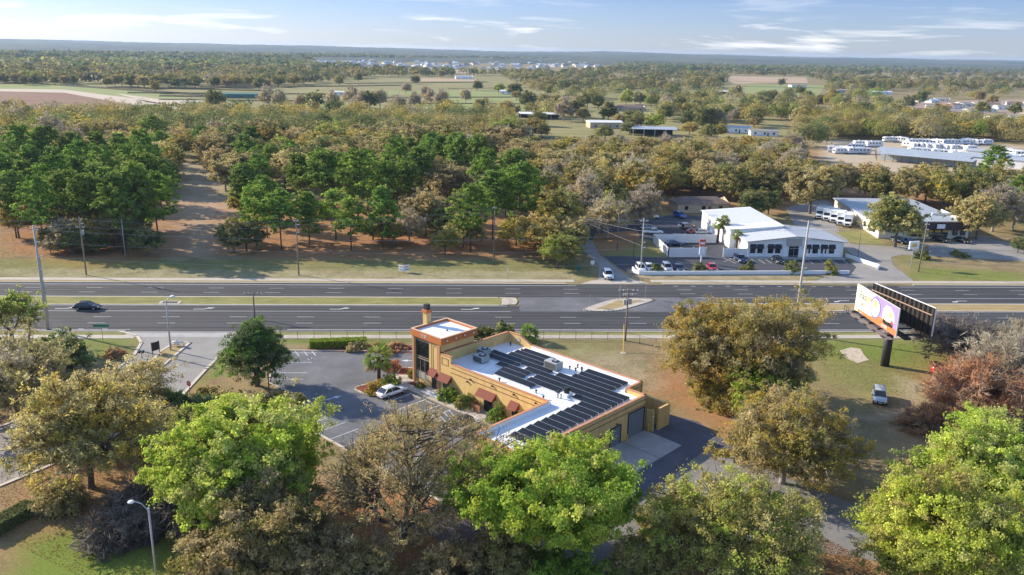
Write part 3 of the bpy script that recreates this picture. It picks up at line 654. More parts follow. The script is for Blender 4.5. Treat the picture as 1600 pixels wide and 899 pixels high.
r = at_uv('exhaust_fan', 17.0, 4.2, 4.43, label='black topped kitchen exhaust fan on white curb in the middle of the roof', cat='exhaust fan')
MB().box(-.6,.6,-.6,.6,0,.45).build('curb', M_WHITE, r); MB().tube([(0,0,.45),(0,0,.7),(0,0,1.25)], [.35,.42,.42], 14).build('hood', M_BLACK, r)
r = at_uv('vent_pipe', 16.6, 2.9, 4.43, label='dark pipe cluster on the roof left of the black exhaust fan', cat='vent')
m = MB(); m.tube([(0,0,0),(0,0,.8)], .12, 8); m.tube([(.4,.2,0),(.4,.2,.6)], .1, 8); m.build('pipe', M_STEEL, r); MB().box(-.25,.25,-.25,.25,.8,1.0).build('cowl', M_DARK, r)
for i, (u, v) in enumerate(((11.2,11.9),(12.2,12.0),(12.6,12.9),(11.6,13.2),(13.0,12.4),(7.4,1.4),(15.6,1.2),(1.6,12.2),(-1.5,13.0),(13.6,2.0))):
    m = MB(); m.tube([(0,0,0),(0,0,.35)], .09, 8); m.tube([(0,0,.35),(0,0,.48)], .16, 8); o = m.build('roof_vent', M_DARK); o.location = UV(u, v, 4.43)
    tag(o, 'small dark vent stub standing on the white flat roof', 'vent', 'vent stubs on the white roof')
# solar rows
def row(v, u0, u1, lab):
    r = at_uv('solar_row', u0, v, 4.43, label=lab, cat='solar panels', group='solar panel rows on the flat roof')
    n = max(1, round((u1-u0)/1.9)); L = (u1-u0)/n
    for k in range(n):
        a, b = k*L+.015, (k+1)*L-.015; d = 1.12
        m = MB(); m.add([(a,-d,.16),(b,-d,.16),(b,0,.36),(a,0,.36),(a,-d,.20),(b,-d,.20),(b,0,.40),(a,0,.40)], [(0,3,2,1),(4,5,6,7),(0,1,5,4),(1,2,6,5),(2,3,7,6),(3,0,4,7)]); m.build('panel', M_PANEL, r)
    MB().box(0,u1-u0,-1.16,-1.125,0,.2).build('rail', M_ALU, r); MB().box(0,u1-u0,.005,.05,0,.41).build('rail', M_ALU, r)
rows = [(13.2,13.5,20.4),(11.8,13.5,20.4),(10.45,13.4,20.4),(9.1,11.6,23.6),(7.75,7.0,23.6),(6.4,9.9,23.7),(5.05,9.9,15.6),(5.05,18.0,23.7),(3.65,20,23.7),(2.25,20,23.8),(.85,20,23.8),(-.55,20,23.8),(-2,20,23.8),(-3.4,20,23.8),(-4.8,20,23.8),(-6.2,20,23.8),(-7.6,20,23.8),(-9,20,23.8),
        (13.0,1.6,7.6),(11.7,1.2,8.0),(10.4,1.2,7.6),(9.1,-1.2,10.4),(7.75,-1.0,5.4),(6.4,2.8,8.6),(5.05,4.7,8.9),(3.65,5.1,12.0)]
ORD = ['first','second','third','fourth','fifth','sixth','seventh','eighth','ninth','tenth','eleventh']
cnt = {}
for v, a, b in rows:
    z_ = 'short solar row in the stepped front right block' if (a >= 17 and v < 6) else 'dark solar row in the left cluster near the tower' if b < 12.5 else 'long solar row of the wide middle block' if v < 10 else 'dark solar row in the back right group'
    cnt[z_] = cnt.get(z_, -1)+1
    row(v, a, b, z_+', '+ORD[cnt[z_]]+' from the highway')
# wheel stops and low rails
for i, u in enumerate((-7.4,-4.2,-1.3,7.2,10.2,13.0)):
    m = MB(); m.box(-.9,.9,-.08,.08,.0,.13); o = m.build('wheel_stop', M_CONC, bevel=.03); o.location = UV(u, -3.6, .012); o.rotation_euler = (0,0,BA)
    tag(o, 'pale concrete wheel stop at the head of a parking stall before the yellow building', 'wheel stop', 'wheel stops in front of the yellow building')
r = at_uv('ramp_rail', -4.6, -1.9, .13, label='pale low ramp kerb and rail across the walkway below the tower', cat='handrail')
m = MB(); m.box(0,4.2,-.06,.06,0,.18); m.box(0,4.2,.5,.6,0,.18); m.build('kerb_strip', M_WHITE, r)

# ================================================================ vehicles
CARM = {}
def paint(name, col, metal=.3):
    if name not in CARM: CARM[name] = mat('car_paint_'+name, col, .32, metal, var=.03, scale=.5, coat=.6)
    return CARM[name]
def wheel(parent, x, y, r, w=.22):
    s = 1 if y > 0 else -1
    wh = MB().tube([(0,-w/2,0),(0,-w/2+.03,0),(0,w/2-.03,0),(0,w/2,0)], [r*.93,r,r,r*.93], 18).build('wheel', M_TYRE, parent, True); wh.location = (x, y, r)
    m = MB().tube([(0,s*(w/2+.003),0),(0,s*(w/2+.02),0)], [r*.62, r*.55], 12).build('rim', M_RIM, wh)
def car(name, label, loc, rz, col, L=4.6, W=1.85, H=1.5, kind='sedan', group=None, cat='car'):
    root = empty(name, loc, rz, label, cat, group)
    # side profiles: body z at stations along x (front = +x)
    suv = kind in ('suv', 'jeep', 'pickup', 'van'); h0 = .32 if not suv else .38; belt = H*(.62 if not suv else .60)
    st = {'sedan': [(-.5,.80),(-.46,.98),(-.30,1.0),(0,1.0),(.20,1.0),(.32,.93),(.45,.80),(.5,.62)],
          'suv': [(-.5,.85),(-.47,1.0),(-.30,1.02),(0,1.0),(.22,1.0),(.30,.97),(.46,.86),(.5,.62)],
          'jeep': [(-.5,.95),(-.48,1.0),(0,1.0),(.2,1.0),(.24,.98),(.47,.94),(.49,.9),(.5,.7)],
          'pickup': [(-.5,.95),(-.49,1.0),(-.2,1.0),(0,1.0),(.2,1.0),(.28,.98),(.46,.88),(.5,.6)],
          'van': [(-.5,.9),(-.49,1.0),(0,1.0),(.3,1.0),(.36,.98),(.42,.86),(.48,.72),(.5,.55)]}[kind]
    rings = []
    for fx, fz in st:
        x = fx*L; z1 = belt*fz; taper = 1-.10*max(0, abs(fx)-.38)/.12; w = W/2*taper; zl = h0 if abs(fx) < .45 else h0+.06
        rings.append([(x,-w*.86,zl),(x,-w,zl+.14),(x,-w,zl+(z1-zl)*.62),(x,-w*.90,z1-.02),(x,-w*.5,z1+.012),(x,w*.5,z1+.012),(x,w*.90,z1-.02),(x,w,zl+(z1-zl)*.62),(x,w,zl+.14),(x,w*.86,zl)])
    m = MB().loft(rings); body = m.build('body', col, root, True, bevel=0)
    body.data.polygons[len(body.data.polygons)-1].use_smooth = False; body.data.polygons[len(body.data.polygons)-2].use_smooth = False
    cb = {'sedan': [(-.42,0),(-.28,1),(.06,1),(.24,0)], 'suv': [(-.49,0),(-.43,1),(.08,1),(.25,0)], 'jeep': [(-.47,0),(-.46,1),(.12,1),(.18,0)],
          'pickup': [(-.12,0),(-.08,1),(.12,1),(.25,0)], 'van': [(-.495,0),(-.485,1),(.20,1),(.38,0)]}[kind]
    zb = belt-.02; rr = []
    for i, (fx, t_) in enumerate(cb):
        x = fx*L; wv = W/2*(.90 if not t_ else .76); z = zb if not t_ else H-.05
        rr.append((x, wv, z))
    (xa,wa,za),(xb,wb,zb2),(xc,wc,zc),(xd,wd,zd) = rr
    g = MB(); vs = [(xa,-wa,za),(xd,-wd,zd),(xd,wd,zd),(xa,wa,za),(xb,-wb,zb2),(xc,-wc,zc),(xc,wc,zc),(xb,wb,zb2)]
    g.add(vs, [(4,5,6,7),(0,1,5,4),(1,2,6,5),(2,3,7,6),(3,0,4,7)]); g.build('window_glass', M_GLASS, root)
    rf = MB(); e = .02
    rings = [[(x,-w_,z-.03),(x,-w_*.92,z+.035),(x,w_*.92,z+.035),(x,w_,z-.03)] for x, w_, z in ((xb-.03,wb*.98,zb2-.01),(xb+.2,wb+e,zb2+.012),((xb+xc)/2,wb+e,zb2+.03),(xc-.2,wb+e,zc+.012),(xc+.03,wc*.98,zc-.01))]
    roof = rf.loft(rings); roof.build('roof', M_BLACK if kind == 'jeep' else col, root, True)
    # pillars
    pl = MB()
    for s in (-1, 1):
        for (x0, w0, z0, x1, w1, z1) in ((xa,wa,za,xb,wb,zb2),(xd,wd,zd,xc,wc,zc),((xa+xd)/2-.1,wa,za,(xb+xc)/2-.1,wb,zb2)):
            pl.tube([(x0,s*w0,z0),(x1,s*w1,z1)], .045, 5)
    pl.build('pillar', M_WHITE if kind == 'jeep' else col, root)
    if kind == 'pickup':
        MB().box(-L*.48,-L*.14,-W*.40,W*.40,belt*.98,belt+.006).build('cargo_bed', M_DARK, root)
    r_ = .33 if not suv else .38
    for x in (-L*.29, L*.31):
        for y in (-W/2+.09, W/2-.09): wheel(root, x, y, r_)
    for y in (-W*.36, W*.36):
        MB().box(L*.455,L*.485,y-.2,y+.2,belt*.66,belt*.80).build('headlight', M_LAMPW, root, bevel=.02)
        MB().box(-L*.505,-L*.485,y-.14,y+.14,belt*.62,belt*.82).build('tail_light', M_LAMPR, root)
        MB().box(L*.17,L*.20,(y/abs(y))*(W/2+.02)-.08,(y/abs(y))*(W/2+.02)+.08,belt*.98,belt*1.1).build('wing_mirror', col, root)
    MB().box(L*.485,L*.507,-W*.24,W*.24,belt*.42,belt*.66).build('grille', M_BLACK, root)
    MB().box(L*.488,L*.511,-.25,.25,h0+.05,h0+.17).build('number_plate', M_WHITE, root)
    if kind == 'jeep':
        MB().box(-L*.5-.2,-L*.5,-.36,.36,.65,1.3).build('spare_wheel', M_TYRE, root, bevel=.08)
    return root
def gp(px, py): p = G(px, py); return (p.x, p.y, .025)
Pw = paint('white', (.78,.78,.78), 0); Ps = paint('silver', (.52,.54,.56), .6); Pk = paint('black', (.012,.012,.015), .2); Pb = paint('navy', (.02,.035,.09), .3)
Pr = paint('red', (.42,.02,.02), .2); Pbl = paint('blue', (.02,.09,.42), .3); Pg = paint('grey', (.20,.21,.22), .5); Pt = paint('teal', (.03,.06,.065), .4)
car('parked_car', 'white sedan parked facing the yellow building beside the palm island', tuple(UV(-7.3,-5.6,.02)), BA+math.pi/2, Pw, 4.7, 1.85, 1.45)
car('parked_jeep', 'white off-road vehicle with black hard top parked at the corner of the low wing', tuple(UV(8.4,-5.7,.02)), BA+math.pi/2, Pw, 4.3, 1.9, 1.85, 'jeep', cat='off-roader')
sv = G(1377, 634); car('parked_suv', 'silver suv standing alone on the grass below the billboard', (sv.x+.6, sv.y+1.9, .02), math.atan2(-5, -2.2), Ps, 4.6, 1.9, 1.7, 'suv')
car('moving_suv', 'white suv waiting on the side road at the highway edge', (31.9,176.6,.04), -math.pi/2, Pw, 4.7, 2.0, 1.8, 'suv')
car('moving_car', 'dark car driving in the turn lane of the near carriageway', (-70.2,152.6,.02), 0, Pk, 4.8, 1.9, 1.5)
for px, py, c, k, lab, rz in ((1001,424,Pw,'suv','white suv nose out at the left end of the low white wall',-1.57),(1014.5,422,Pw,'sedan','white sedan beside the white suv behind the low white wall',-1.57),
    (1042,423,Ps,'suv','silver grey suv between two trees behind the low white wall',-1.57),(1060,423,Pb,'sedan','dark blue sedan beside the silver grey suv behind the low white wall',-1.57),
    (1112,422,Pr,'sedan','bright red car behind the low white wall right of the pylon sign',-1.57),(1156,409,Pb,'suv','dark blue suv before the left corner of the white metal building',-1.5),
    (1215,410,Pk,'sedan','black car parked left of the glass entrance of the white metal building',-1.57),(1020,366,Pw,'pickup','white pickup truck nearest the upper left corner of the white panel fence',0.05),
    (1013,360,Ps,'suv','pale suv behind the white pickup above the panel fence',0.05),(1023,340,Pw,'sedan','white car at the top of the dark lot below the trees',-1.57),
    (1062,340,Pbl,'suv','bright blue vehicle parked before the brown roofed house',-1.2),(1072,356,Pw,'sedan','white car farthest back in the row beside the white metal building',.1),
    (1078,360,Pt,'suv','dark teal car in the row beside the white metal building',.1),(1085,365,Pr,'sedan','dark red car in the row beside the white metal building',.1),(1098,366,Pw,'sedan','white car closest to the white metal building wall',.05),
    (1053,384,Pb,'sedan','dark blue car inside the white panel fence enclosure',0.1),
    (1405,380,Pt,'suv','dark green suv under the large tree before the restaurant',-1.1),(1420,381,Pb,'sedan','dark blue car behind the restaurant sign',-1.1),
    (1470,378,Pk,'suv','black suv parked before the restaurant windows',-1.2),(1503,379,Pk,'sedan','black car at the right corner of the restaurant',-1.2)):
    car('parked_car', lab, gp(px, py), rz, c, 4.7 if k != 'pickup' else 5.6, 1.85, 1.45 if k == 'sedan' else 1.75, k)

def box_truck(label, loc, rz, group=None):
    r = empty('box_truck', loc, rz, label, 'truck', group)
    MB().box(-4.2,1.6,-1.2,1.2,1.0,3.6).build('cargo_box', M_WHITE, r, bevel=.06)
    cb = MB().loft([[(x,-w,z0),(x,w,z0),(x,w*.98,z1),(x,-w*.98,z1)] for x, w, z0, z1 in ((1.7,1.0,.7,2.6),(2.4,1.0,.6,2.6),(3.0,.98,.6,1.7),(3.9,.9,.6,1.45))]); cb.build('cab', M_WHITE, r, bevel=.05)
    MB().add([(2.42,-.85,2.5),(2.42,.85,2.5),(3.0,.88,1.75),(3.0,-.88,1.75)], [(0,3,2,1)]).build('windscreen', M_GLASS, r).location = (.03, 0, .04)
    for s in (-1, 1): MB().box(1.9,2.5,s*1.01-.01,s*1.01+.01,1.7,2.4).build('side_window', M_GLASS, r)
    MB().box(3.9,3.93,-.6,.6,.8,1.25).build('grille', M_BLACK, r); MB().box(-4.2,3.2,-.5,.5,.5,.98).build('chassis', M_DARK, r)
    for x in (-2.9, 2.9):
        for y in (-1.0, 1.0): wheel(r, x, y, .46, .3)
    return r
bt = None
for i, (px, py, nm) in enumerate(((1278,344,'farthest left'),(1289,347,'second'),(1300,350,'middle'),(1311,354,'fourth'),(1322,357,'nearest right'))):
    p = G(px, py); loc = (p.x+2.2, p.y+3.8, 0)
    lab = 'white box truck, '+nm+' of the five parked in a slanting row beside the restaurant'
    if bt is None: bt = box_truck(lab, loc, -2.05, 'box trucks in a row')
    else: copy_thing(bt, loc, -2.05, label=lab)
def motorhome(label, loc, rz, L=9, group=None):
    r = empty('motorhome', loc, rz, label, 'motorhome', group)
    MB().loft([[(x,-1.25,.6),(x,1.25,.6),(x,1.25,z-.15),(x,1.1,z),(x,-1.1,z),(x,-1.25,z-.15)] for x, z in ((-L/2,3.0),(-L/2+.15,3.2),(L/2-1.2,3.25),(L/2-.2,3.0),(L/2,2.6))]).build('coach_body', M_WHITE, r)
    for s in (-1, 1):
        g = MB()
        for k in range(4): g.box(-L*.38+k*L*.2,-L*.38+k*L*.2+1.1,s*1.26-.012,s*1.26+.012,1.9,2.55)
        g.build('window', M_GLASS, r); MB().box(-L/2+.3,L/2-.5,s*1.262-.01,s*1.262+.01,1.05,1.25).build('side_stripe', mat('stripe_grey',(.25,.27,.3),.6), r)
    MB().box(L/2-.06,L/2+.02,-1.0,1.0,1.5,2.4).build('windscreen', M_GLASS, r)
    MB().box(-L*.2,-L*.05,-.4,.4,3.2,3.5).build('roof_unit', M_WHVIN, r); MB().box(-L/2+.2,L/2-.3,-1.1,1.1,.35,.59).build('chassis', M_DARK, r)
    for x in (-L*.25, L*.32):
        for y in (-1.05, 1.05): wheel(r, x, y, .45, .28)
    return r
rp = motorhome('white motorhome with dark windows, leftmost of the storage yard', tuple(G(1345,229)), .1, 9, 'motorhomes in the storage yard')
rnd = random.Random(3)
RVS = [(1305+i*10,240+rnd.uniform(-3,3)) for i in range(5)]+[(1580+i*11,252) for i in range(4)]+[(1428+i*12.5,226) for i in range(10)]+[(1338,234),(1365,230),(1392,222),(1408,223)]+[(1424+i*11.5+rnd.uniform(-2,2), 231+(i*.7)) for i in range(9)]+[(1428+i*13, 240+i*.8) for i in range(7)]+[(1500+i*9,251) for i in range(2)]+[(1560,240),(1572,241),(1584,243),(1502,256),(1538,252),(1600,246),(1612,247)]
for x, y in RVS:
    p = G(x, y); copy_thing(rp, (p.x, p.y, 0), rnd.choice([.1,-.3,.25,3.2,-.9])+rnd.uniform(-.15,.15), (rnd.uniform(.8,1.15), 1, rnd.uniform(.9,1.05)), label='white motorhome or trailer parked in the storage yard, '+('rear' if y < 232 else 'middle' if y < 245 else 'front')+' row '+('left' if x < 1420 else 'centre' if x < 1520 else 'right'))

# ================================================================ other buildings
M_MROOF = mat('white_metal_roof', (.74,.74,.72), .55, var=.04, scale=.3, stretch=(1, .1, 1))
M_GROOF = mat('grey_metal_roof', (.40,.43,.45), .5, .2, var=.1, scale=.2)
M_SHING = mat('brown_shingle', (.16,.11,.09), .9, var=.25, scale=.8)
M_GSHING = mat('grey_shingle', (.24,.23,.22), .9, var=.2, scale=.6)
M_OSHING = mat('orange_tile', (.42,.22,.12), .9, var=.2, scale=.6)
M_GREENR = mat('green_metal_roof', (.05,.16,.13), .6, var=.1)
M_TAN = mat('tan_siding', (.48,.38,.26), .85, var=.1)
M_CREAM = mat('cream_block', (.72,.66,.54), .85, var=.08, scale=.5)
M_AWNK = mat('dark_awning', (.03,.025,.03), .8)
b = empty('metal_building', (82, 197, 0), 0, 'large white metal building with low gable roof and dark awning windows facing the highway', 'building')
m = MB()
m.add([(-12,0,0),(12.3,0,0),(12.3,0,4),(0,0,5.3),(-12,0,4),(-12,15,0),(12.3,15,0),(12.3,15,4),(0,15,5.3),(-12,15,4)], [(0,1,2,3,4),(9,8,7,6,5),(0,5,6,1),(1,6,7,2),(4,9,5,0)])
m.box(-13.5,.2,9.5,36,0,4.9)
m.add([(-13.5,9.49,4.9),(.2,9.49,4.9),(.2,9.49,5.9),(-13.5,36.01,4.9),(.2,36.01,4.9),(.2,36.01,5.9)], [(0,1,2),(5,4,3),(1,4,5,2)])
m.build('wall', M_WHITE, b)
m = MB(); m.add([(-12.6,-.7,4.0),(0,-.7,5.42),(0,15.2,5.42),(-12.6,15.2,4.0),(-12.6,-.7,3.88),(0,-.7,5.3),(0,15.2,5.3),(-12.6,15.2,3.88)], [(0,1,2,3),(7,6,5,4),(0,4,5,1),(3,2,6,7),(0,3,7,4)])
m.add([(12.9,-.7,4.0),(0,-.7,5.42),(0,15.2,5.42),(12.9,15.2,4.0),(12.9,-.7,3.88),(0,-.7,5.3),(0,15.2,5.3),(12.9,15.2,3.88)], [(3,2,1,0),(4,5,6,7),(1,5,4,0),(7,6,2,3),(4,7,3,0)])
m.add([(-13.9,9.2,4.93),(.5,9.2,6.05),(.5,36.4,6.05),(-13.9,36.4,4.93),(-13.9,9.2,4.83),(.5,9.2,5.95),(.5,36.4,5.95),(-13.9,36.4,4.83)], [(0,1,2,3),(7,6,5,4),(0,4,5,1),(3,2,6,7),(0,3,7,4),(1,5,6,2)])
ro2 = m.build('roof', M_MROOF, b)
m = MB()
for k in range(20):
    y_ = -.3+k*.78 if k < 19 else 14.9
    m.add([(-12.6,y_,4.005),(0,y_,5.425),(0,y_,5.49),(-12.6,y_,4.07)], [(0,1,2,3)]); m.add([(12.9,y_,4.005),(0,y_,5.425),(0,y_,5.49),(12.9,y_,4.07)], [(3,2,1,0)])
for k in range(17):
    y_ = 15.6+k*1.2; m.add([(-13.9,y_,4.935),(.5,y_,6.055),(.5,y_,6.12),(-13.9,y_,5.0)], [(0,1,2,3)])
m.build('roof_seam', mat('seam_grey', (.5,.5,.5), .6), ro2)
m = MB(); 
m.add([(-12.6,-.72,3.86),(0,-.72,5.28),(12.9,-.72,3.86),(12.9,-.72,4.02),(0,-.72,5.44),(-12.6,-.72,4.02)], [(0,1,4,5),(1,2,3,4)]); m.build('fascia', mat('dark_grey_fascia', (.12,.12,.13), .6), ro2)
m = MB()
for k in range(14): m.box(-13.9+0, .4, 10+k*1.9, 10.05+k*1.9, 0, .02)
for px in (1175,1186,1202,1213,1258,1270,1283,1295):
    x = -11.8+(px-1168)/146*24.3
    w_ = MB(); w_.box(x-.78,x+.78,-.06,.0,.9,3.2); wo = w_.build('window', M_WHVIN, b)
    MB().box(x-.68,x+.68,-.075,-.062,1.0,3.1).build('pane', M_GLASS, wo)
    a_ = MB(); a_.add([(x-.8,-.08,3.3),(x+.8,-.08,3.3),(x+.8,-.75,2.3),(x-.8,-.75,2.3),(x-.8,-.08,2.3),(x+.8,-.08,2.3)], [(0,3,2,1),(0,4,3),(1,2,5)]); a_.build('awning', M_AWNK, wo)
for x in (-11.6,-7.5,-3.0,3.2,7.4,12.0): MB().box(x-.25,x+.25,-.1,0,0,3.9 if abs(x) > 5 else 4.4).build('pier', M_WHVIN, b)
MB().box(-2.2,1.5,-.5,0,2.9,4.6).build('entrance_canopy', mat('taupe_panel', (.42,.37,.32), .8), b)
dd = MB().box(-1.5,.9,-.12,0,0,2.85).build('entrance_door', M_GLASS, b); dm = MB(); dm.box(-.35,-.27,-.15,-.12,0,2.85); dm.box(-1.5,.9,-.15,-.12,2.2,2.3); dm.build('frame', M_STEEL, dd)
MB().box(-12.1,12.4,-2.4,-.1,-.1,.12).build('front_walk', M_CONCG, b)
def wall_thing(name, pts, h, w, label, m=M_WHVIN, cat='wall', posts=0, group=None, z0=0):
    base = Vector((pts[0][0], pts[0][1], 0)); r = empty(name, base, 0, label, cat, group); mb = MB()
    for p, q in zip(pts, pts[1:]): mb.seg(Vector(p[:2])-base.xy, Vector(q[:2])-base.xy, w, z0, h, ext=w*.3)
    mb.build('panel', m, r)
    if posts:
        for p, q in zip(pts, pts[1:]):
            L = (Vector(q[:2])-Vector(p[:2])).length; n = max(1, int(L/posts))
            for k in range(n+1):
                c = Vector(p[:2]).lerp(Vector(q[:2]), k/n)-base.xy; MB().box(c.x-.09,c.x+.09,c.y-.09,c.y+.09,0,h+.15).build('post', m, r)
    return r
wall_thing('panel_fence', [(67,212.5),(49.9,212.6),(50.2,196.5),(59.5,196.6)], 2.3, .12, 'tall white panel fence enclosing a small lot left of the white metal building', cat='fence', posts=2.6)
wall_thing('panel_fence', [(64.0,196.8),(69.9,196.8)], 2.2, .12, 'short white panel fence joined to the left corner of the metal building', cat='fence', posts=2.9)
wall_thing('low_wall', [(38.8,183.5),(38.8,181),(39.6,179.7),(41,179.4),(60,180.0),(88.6,180.8)], .85, .3, 'long low white wall along the front of the parking row', M_WHITE)
wall_thing('ramp_wall', [(95.4,197.4),(97.2,191),(98.6,186.5),(97.4,184.8)], .9, .25, 'white ramp wall at the right corner of the metal building', M_WHITE)
# restaurant
b = empty('restaurant', (114.5, 219.5, 0), 0, 'cream building with long flat grey roof and dark brown front band behind a large tree', 'building')
poly = [(0,0),(26,.6),(31,42),(6,42.5)]
m = MB(); m.prism(poly, 0, 3.8); m.build('wall', M_CREAM, b)
m = MB(); m.prism([(-.6,-.6),(26.6,0),(31.6,42.6),(5.4,43)], 3.8, 4.05); m.build('roof', M_GROOF, b)
m = MB(); m.seg((8,-.75),(26.6,-.2),1.2,2.7,4.9); m.build('front_band', mat('dark_brown_band', (.055,.035,.03), .8), b)
m = MB(); m.seg((26.3,.2),(28.8,20),.3,3.0,4.75); m.seg((22.5,14),(28,14.2),.3,4.05,4.75); m.build('parapet', M_WHITE, b)
for x in (9.2,11.4,13.6,15.8,18.0): 
    w_ = MB().box(x,x+1.7,-.12,0.03+x*.02,.7,2.6).build('window', M_GLASS, b); MB().box(x+.1,x+1.6,-.16,-.125,1.9,2.5).build('poster', mat('yellow_poster', (.7,.42,.08), .7), w_)
for x in (21.4,23.6): MB().box(x,x+1.1,-.1,.6,1.0,2.7).build('window', M_GLASS, b)
for y in (3,7,11): 
    MB().box(y*.14-.28,y*.14-.1,y,y+.9,1.1,2.6).build('window', M_GLASS, b)
MB().box(15.5,17.8,-1.5,-1.38,3.2,4.4).build('wall_sign', M_WHITE, b)
def rest(label, x, y, w_, d, h, rz, wallm, roofm, kind='gable', name='house', cat='house', open_=False, group=None, wins=3):
    b = empty(name, (x, y, 0), rz, label, cat, group)
    rh = h*.55 if kind != 'low' else h*.22
    if open_:
        for px in np.linspace(-w_/2, w_/2, 5):
            for py in (-d/2, d/2): MB().box(px-.12,px+.12,py-.12,py+.12,0,h).build('post', wallm, b)
        MB().box(-w_/2,w_/2,d/2-.3,d/2-.1,0,h).build('rear_wall', M_DARK, b)
    else:
        MB().box(-w_/2,w_/2,-d/2,d/2,0,h).add([(-w_/2,-d/2,h),(-w_/2,d/2,h),(-w_/2,0,h+rh*.94),(w_/2,-d/2,h),(w_/2,d/2,h),(w_/2,0,h+rh*.94)],[(0,2,1),(3,4,5)]).build('wall', wallm, b)
        if wins:
            for k in range(wins):
                xx = -w_/2+w_*(k+.5)/wins; MB().box(xx-.6,xx+.6,-d/2-.05,-d/2+.02,1.0,2.2).build('window', M_GLASS, b)
            MB().box(-.45+w_*.12,.45+w_*.12,-d/2-.06,-d/2+.02,0,2.1).build('door', M_SHING, b)
    e = .5; hp = d*.35 if kind == 'hip' else 0
    vs = [(-w_/2-e,-d/2-e,h-.1),(w_/2+e,-d/2-e,h-.1),(w_/2+e,d/2+e,h-.1),(-w_/2-e,d/2+e,h-.1),(-w_/2-e+hp,0,h+rh),(w_/2+e-hp,0,h+rh)]
    MB().add(vs, [(0,1,5,4),(2,3,4,5),(0,4,3),(1,2,5),(0,3,2,1)]).build('roof', roofm, b)
    return b
rest('brown roofed house half hidden by bare trees behind the far parking lot', 75, 260, 17, 9, 2.9, .1, M_TAN, M_SHING, 'hip')
def px_b(label, px, py, w_, d, h, rz, wm, rm, **k): p = G(px, py); return rest(label, p.x, p.y+d/2, w_, d, h, rz, wm, rm, **k)
px_b('open barn with broad pale metal roof at the near edge of the pasture', 845, 187, 30, 16, 4, .0, M_WHVIN, M_MROOF, kind='low', name='barn', cat='barn', open_=True)
px_b('white roofed shed left of the large grey roofed barn', 946, 201, 22, 12, 4, .1, M_TAN, M_MROOF, kind='low', name='barn', cat='barn')
px_b('large barn with pale grey metal roof and dark open side', 1025, 214, 26, 17, 4.5, -.1, M_WHVIN, M_GROOF, kind='low', name='barn', cat='barn', open_=True)
px_b('long white sided shed with grey roof right of the moss hung oaks', 1152, 208, 18, 9, 3.6, -.2, M_WHITE, M_GROOF, kind='low', name='shed', cat='shed')
px_b('second grey roofed shed at the far right of the pasture edge', 1196, 213, 17, 8, 3.2, -.15, M_WHITE, M_GSHING, kind='low', name='shed', cat='shed')
px_b('farmhouse with tan roof among trees in the middle pasture', 985, 174, 26, 12, 3.2, .0, M_TAN, M_SHING, kind='hip')
px_b('small brown outbuilding beside the tan roofed farmhouse', 1000, 172, 9, 8, 3, .2, mat('red_siding', (.3,.08,.06), .8), M_SHING, name='shed', cat='shed')
px_b('green roofed horse barn at the far left end of the pasture', 376, 154, 36, 14, 4, .1, M_GREENR, M_GREENR, kind='low', name='barn', cat='barn')
px_b('white farm building beyond the left pasture fences', 362, 133, 40, 16, 5, .0, M_WHITE, M_MROOF, kind='low', name='barn', cat='barn')
px_b('small white trailer home in the centre of the pasture', 533, 149, 15, 5, 3.4, -.3, M_WHITE, M_MROOF, kind='low', name='trailer', cat='trailer')
px_b('white roofed farmhouse beyond the tree row at the centre', 725, 124, 30, 14, 4, .1, M_WHITE, M_GROOF, kind='hip')
px_b('white house at the right end of the centre pasture', 797, 148, 22, 10, 4, -.1, M_WHITE, M_MROOF, kind='low')
px_b('white roofed stable by the green paddock at right', 1120, 148, 34, 12, 4, .0, M_TAN, M_MROOF, kind='low', name='barn', cat='barn', open_=True)
px_b('pale farm building at the end of the tan field', 1248, 137, 26, 12, 4, .1, M_WHITE, M_GSHING, kind='low', name='barn', cat='barn')
px_b('long dark roofed stable behind the right woodland', 1335, 146, 46, 12, 4, .0, M_GROOF, M_GSHING, kind='low', name='barn', cat='barn')
px_b('long white roofed shed to the right of the dark roofed stable', 1372, 148, 40, 12, 4, .0, M_WHITE, M_MROOF, kind='low', name='barn', cat='barn')
hs0 = None
for i, (px, py, rm) in enumerate(((1418,165,M_GSHING),(1440,160,M_GROOF),(1458,161,M_GROOF),(1475,159,M_GSHING),(1466,172,M_GSHING),(1482,170,M_OSHING),(1497,169,M_SHING),(1512,167,M_GSHING),(1500,180,M_GSHING),(1522,178,M_GROOF),(1545,176,M_GSHING),(1556,168,M_SHING),(1572,172,M_GSHING),(1590,166,M_SHING),(1565,190,M_GROOF),(1583,196,M_SHING),(1598,188,M_GSHING),(1445,178,M_SHING),(1540,196,M_GSHING),(1612,178,M_GSHING),(1562,206,M_SHING))):
    px_b('single storey house with %s roof in the subdivision at the right edge' % {M_GSHING:'grey shingle',M_GROOF:'pale metal',M_OSHING:'orange tile',M_SHING:'brown shingle'}[rm], px, py, 17, 12, 3, rnd.uniform(-.6,.6), M_CREAM if i % 2 else M_WHITE, rm, kind='hip', group='subdivision houses')
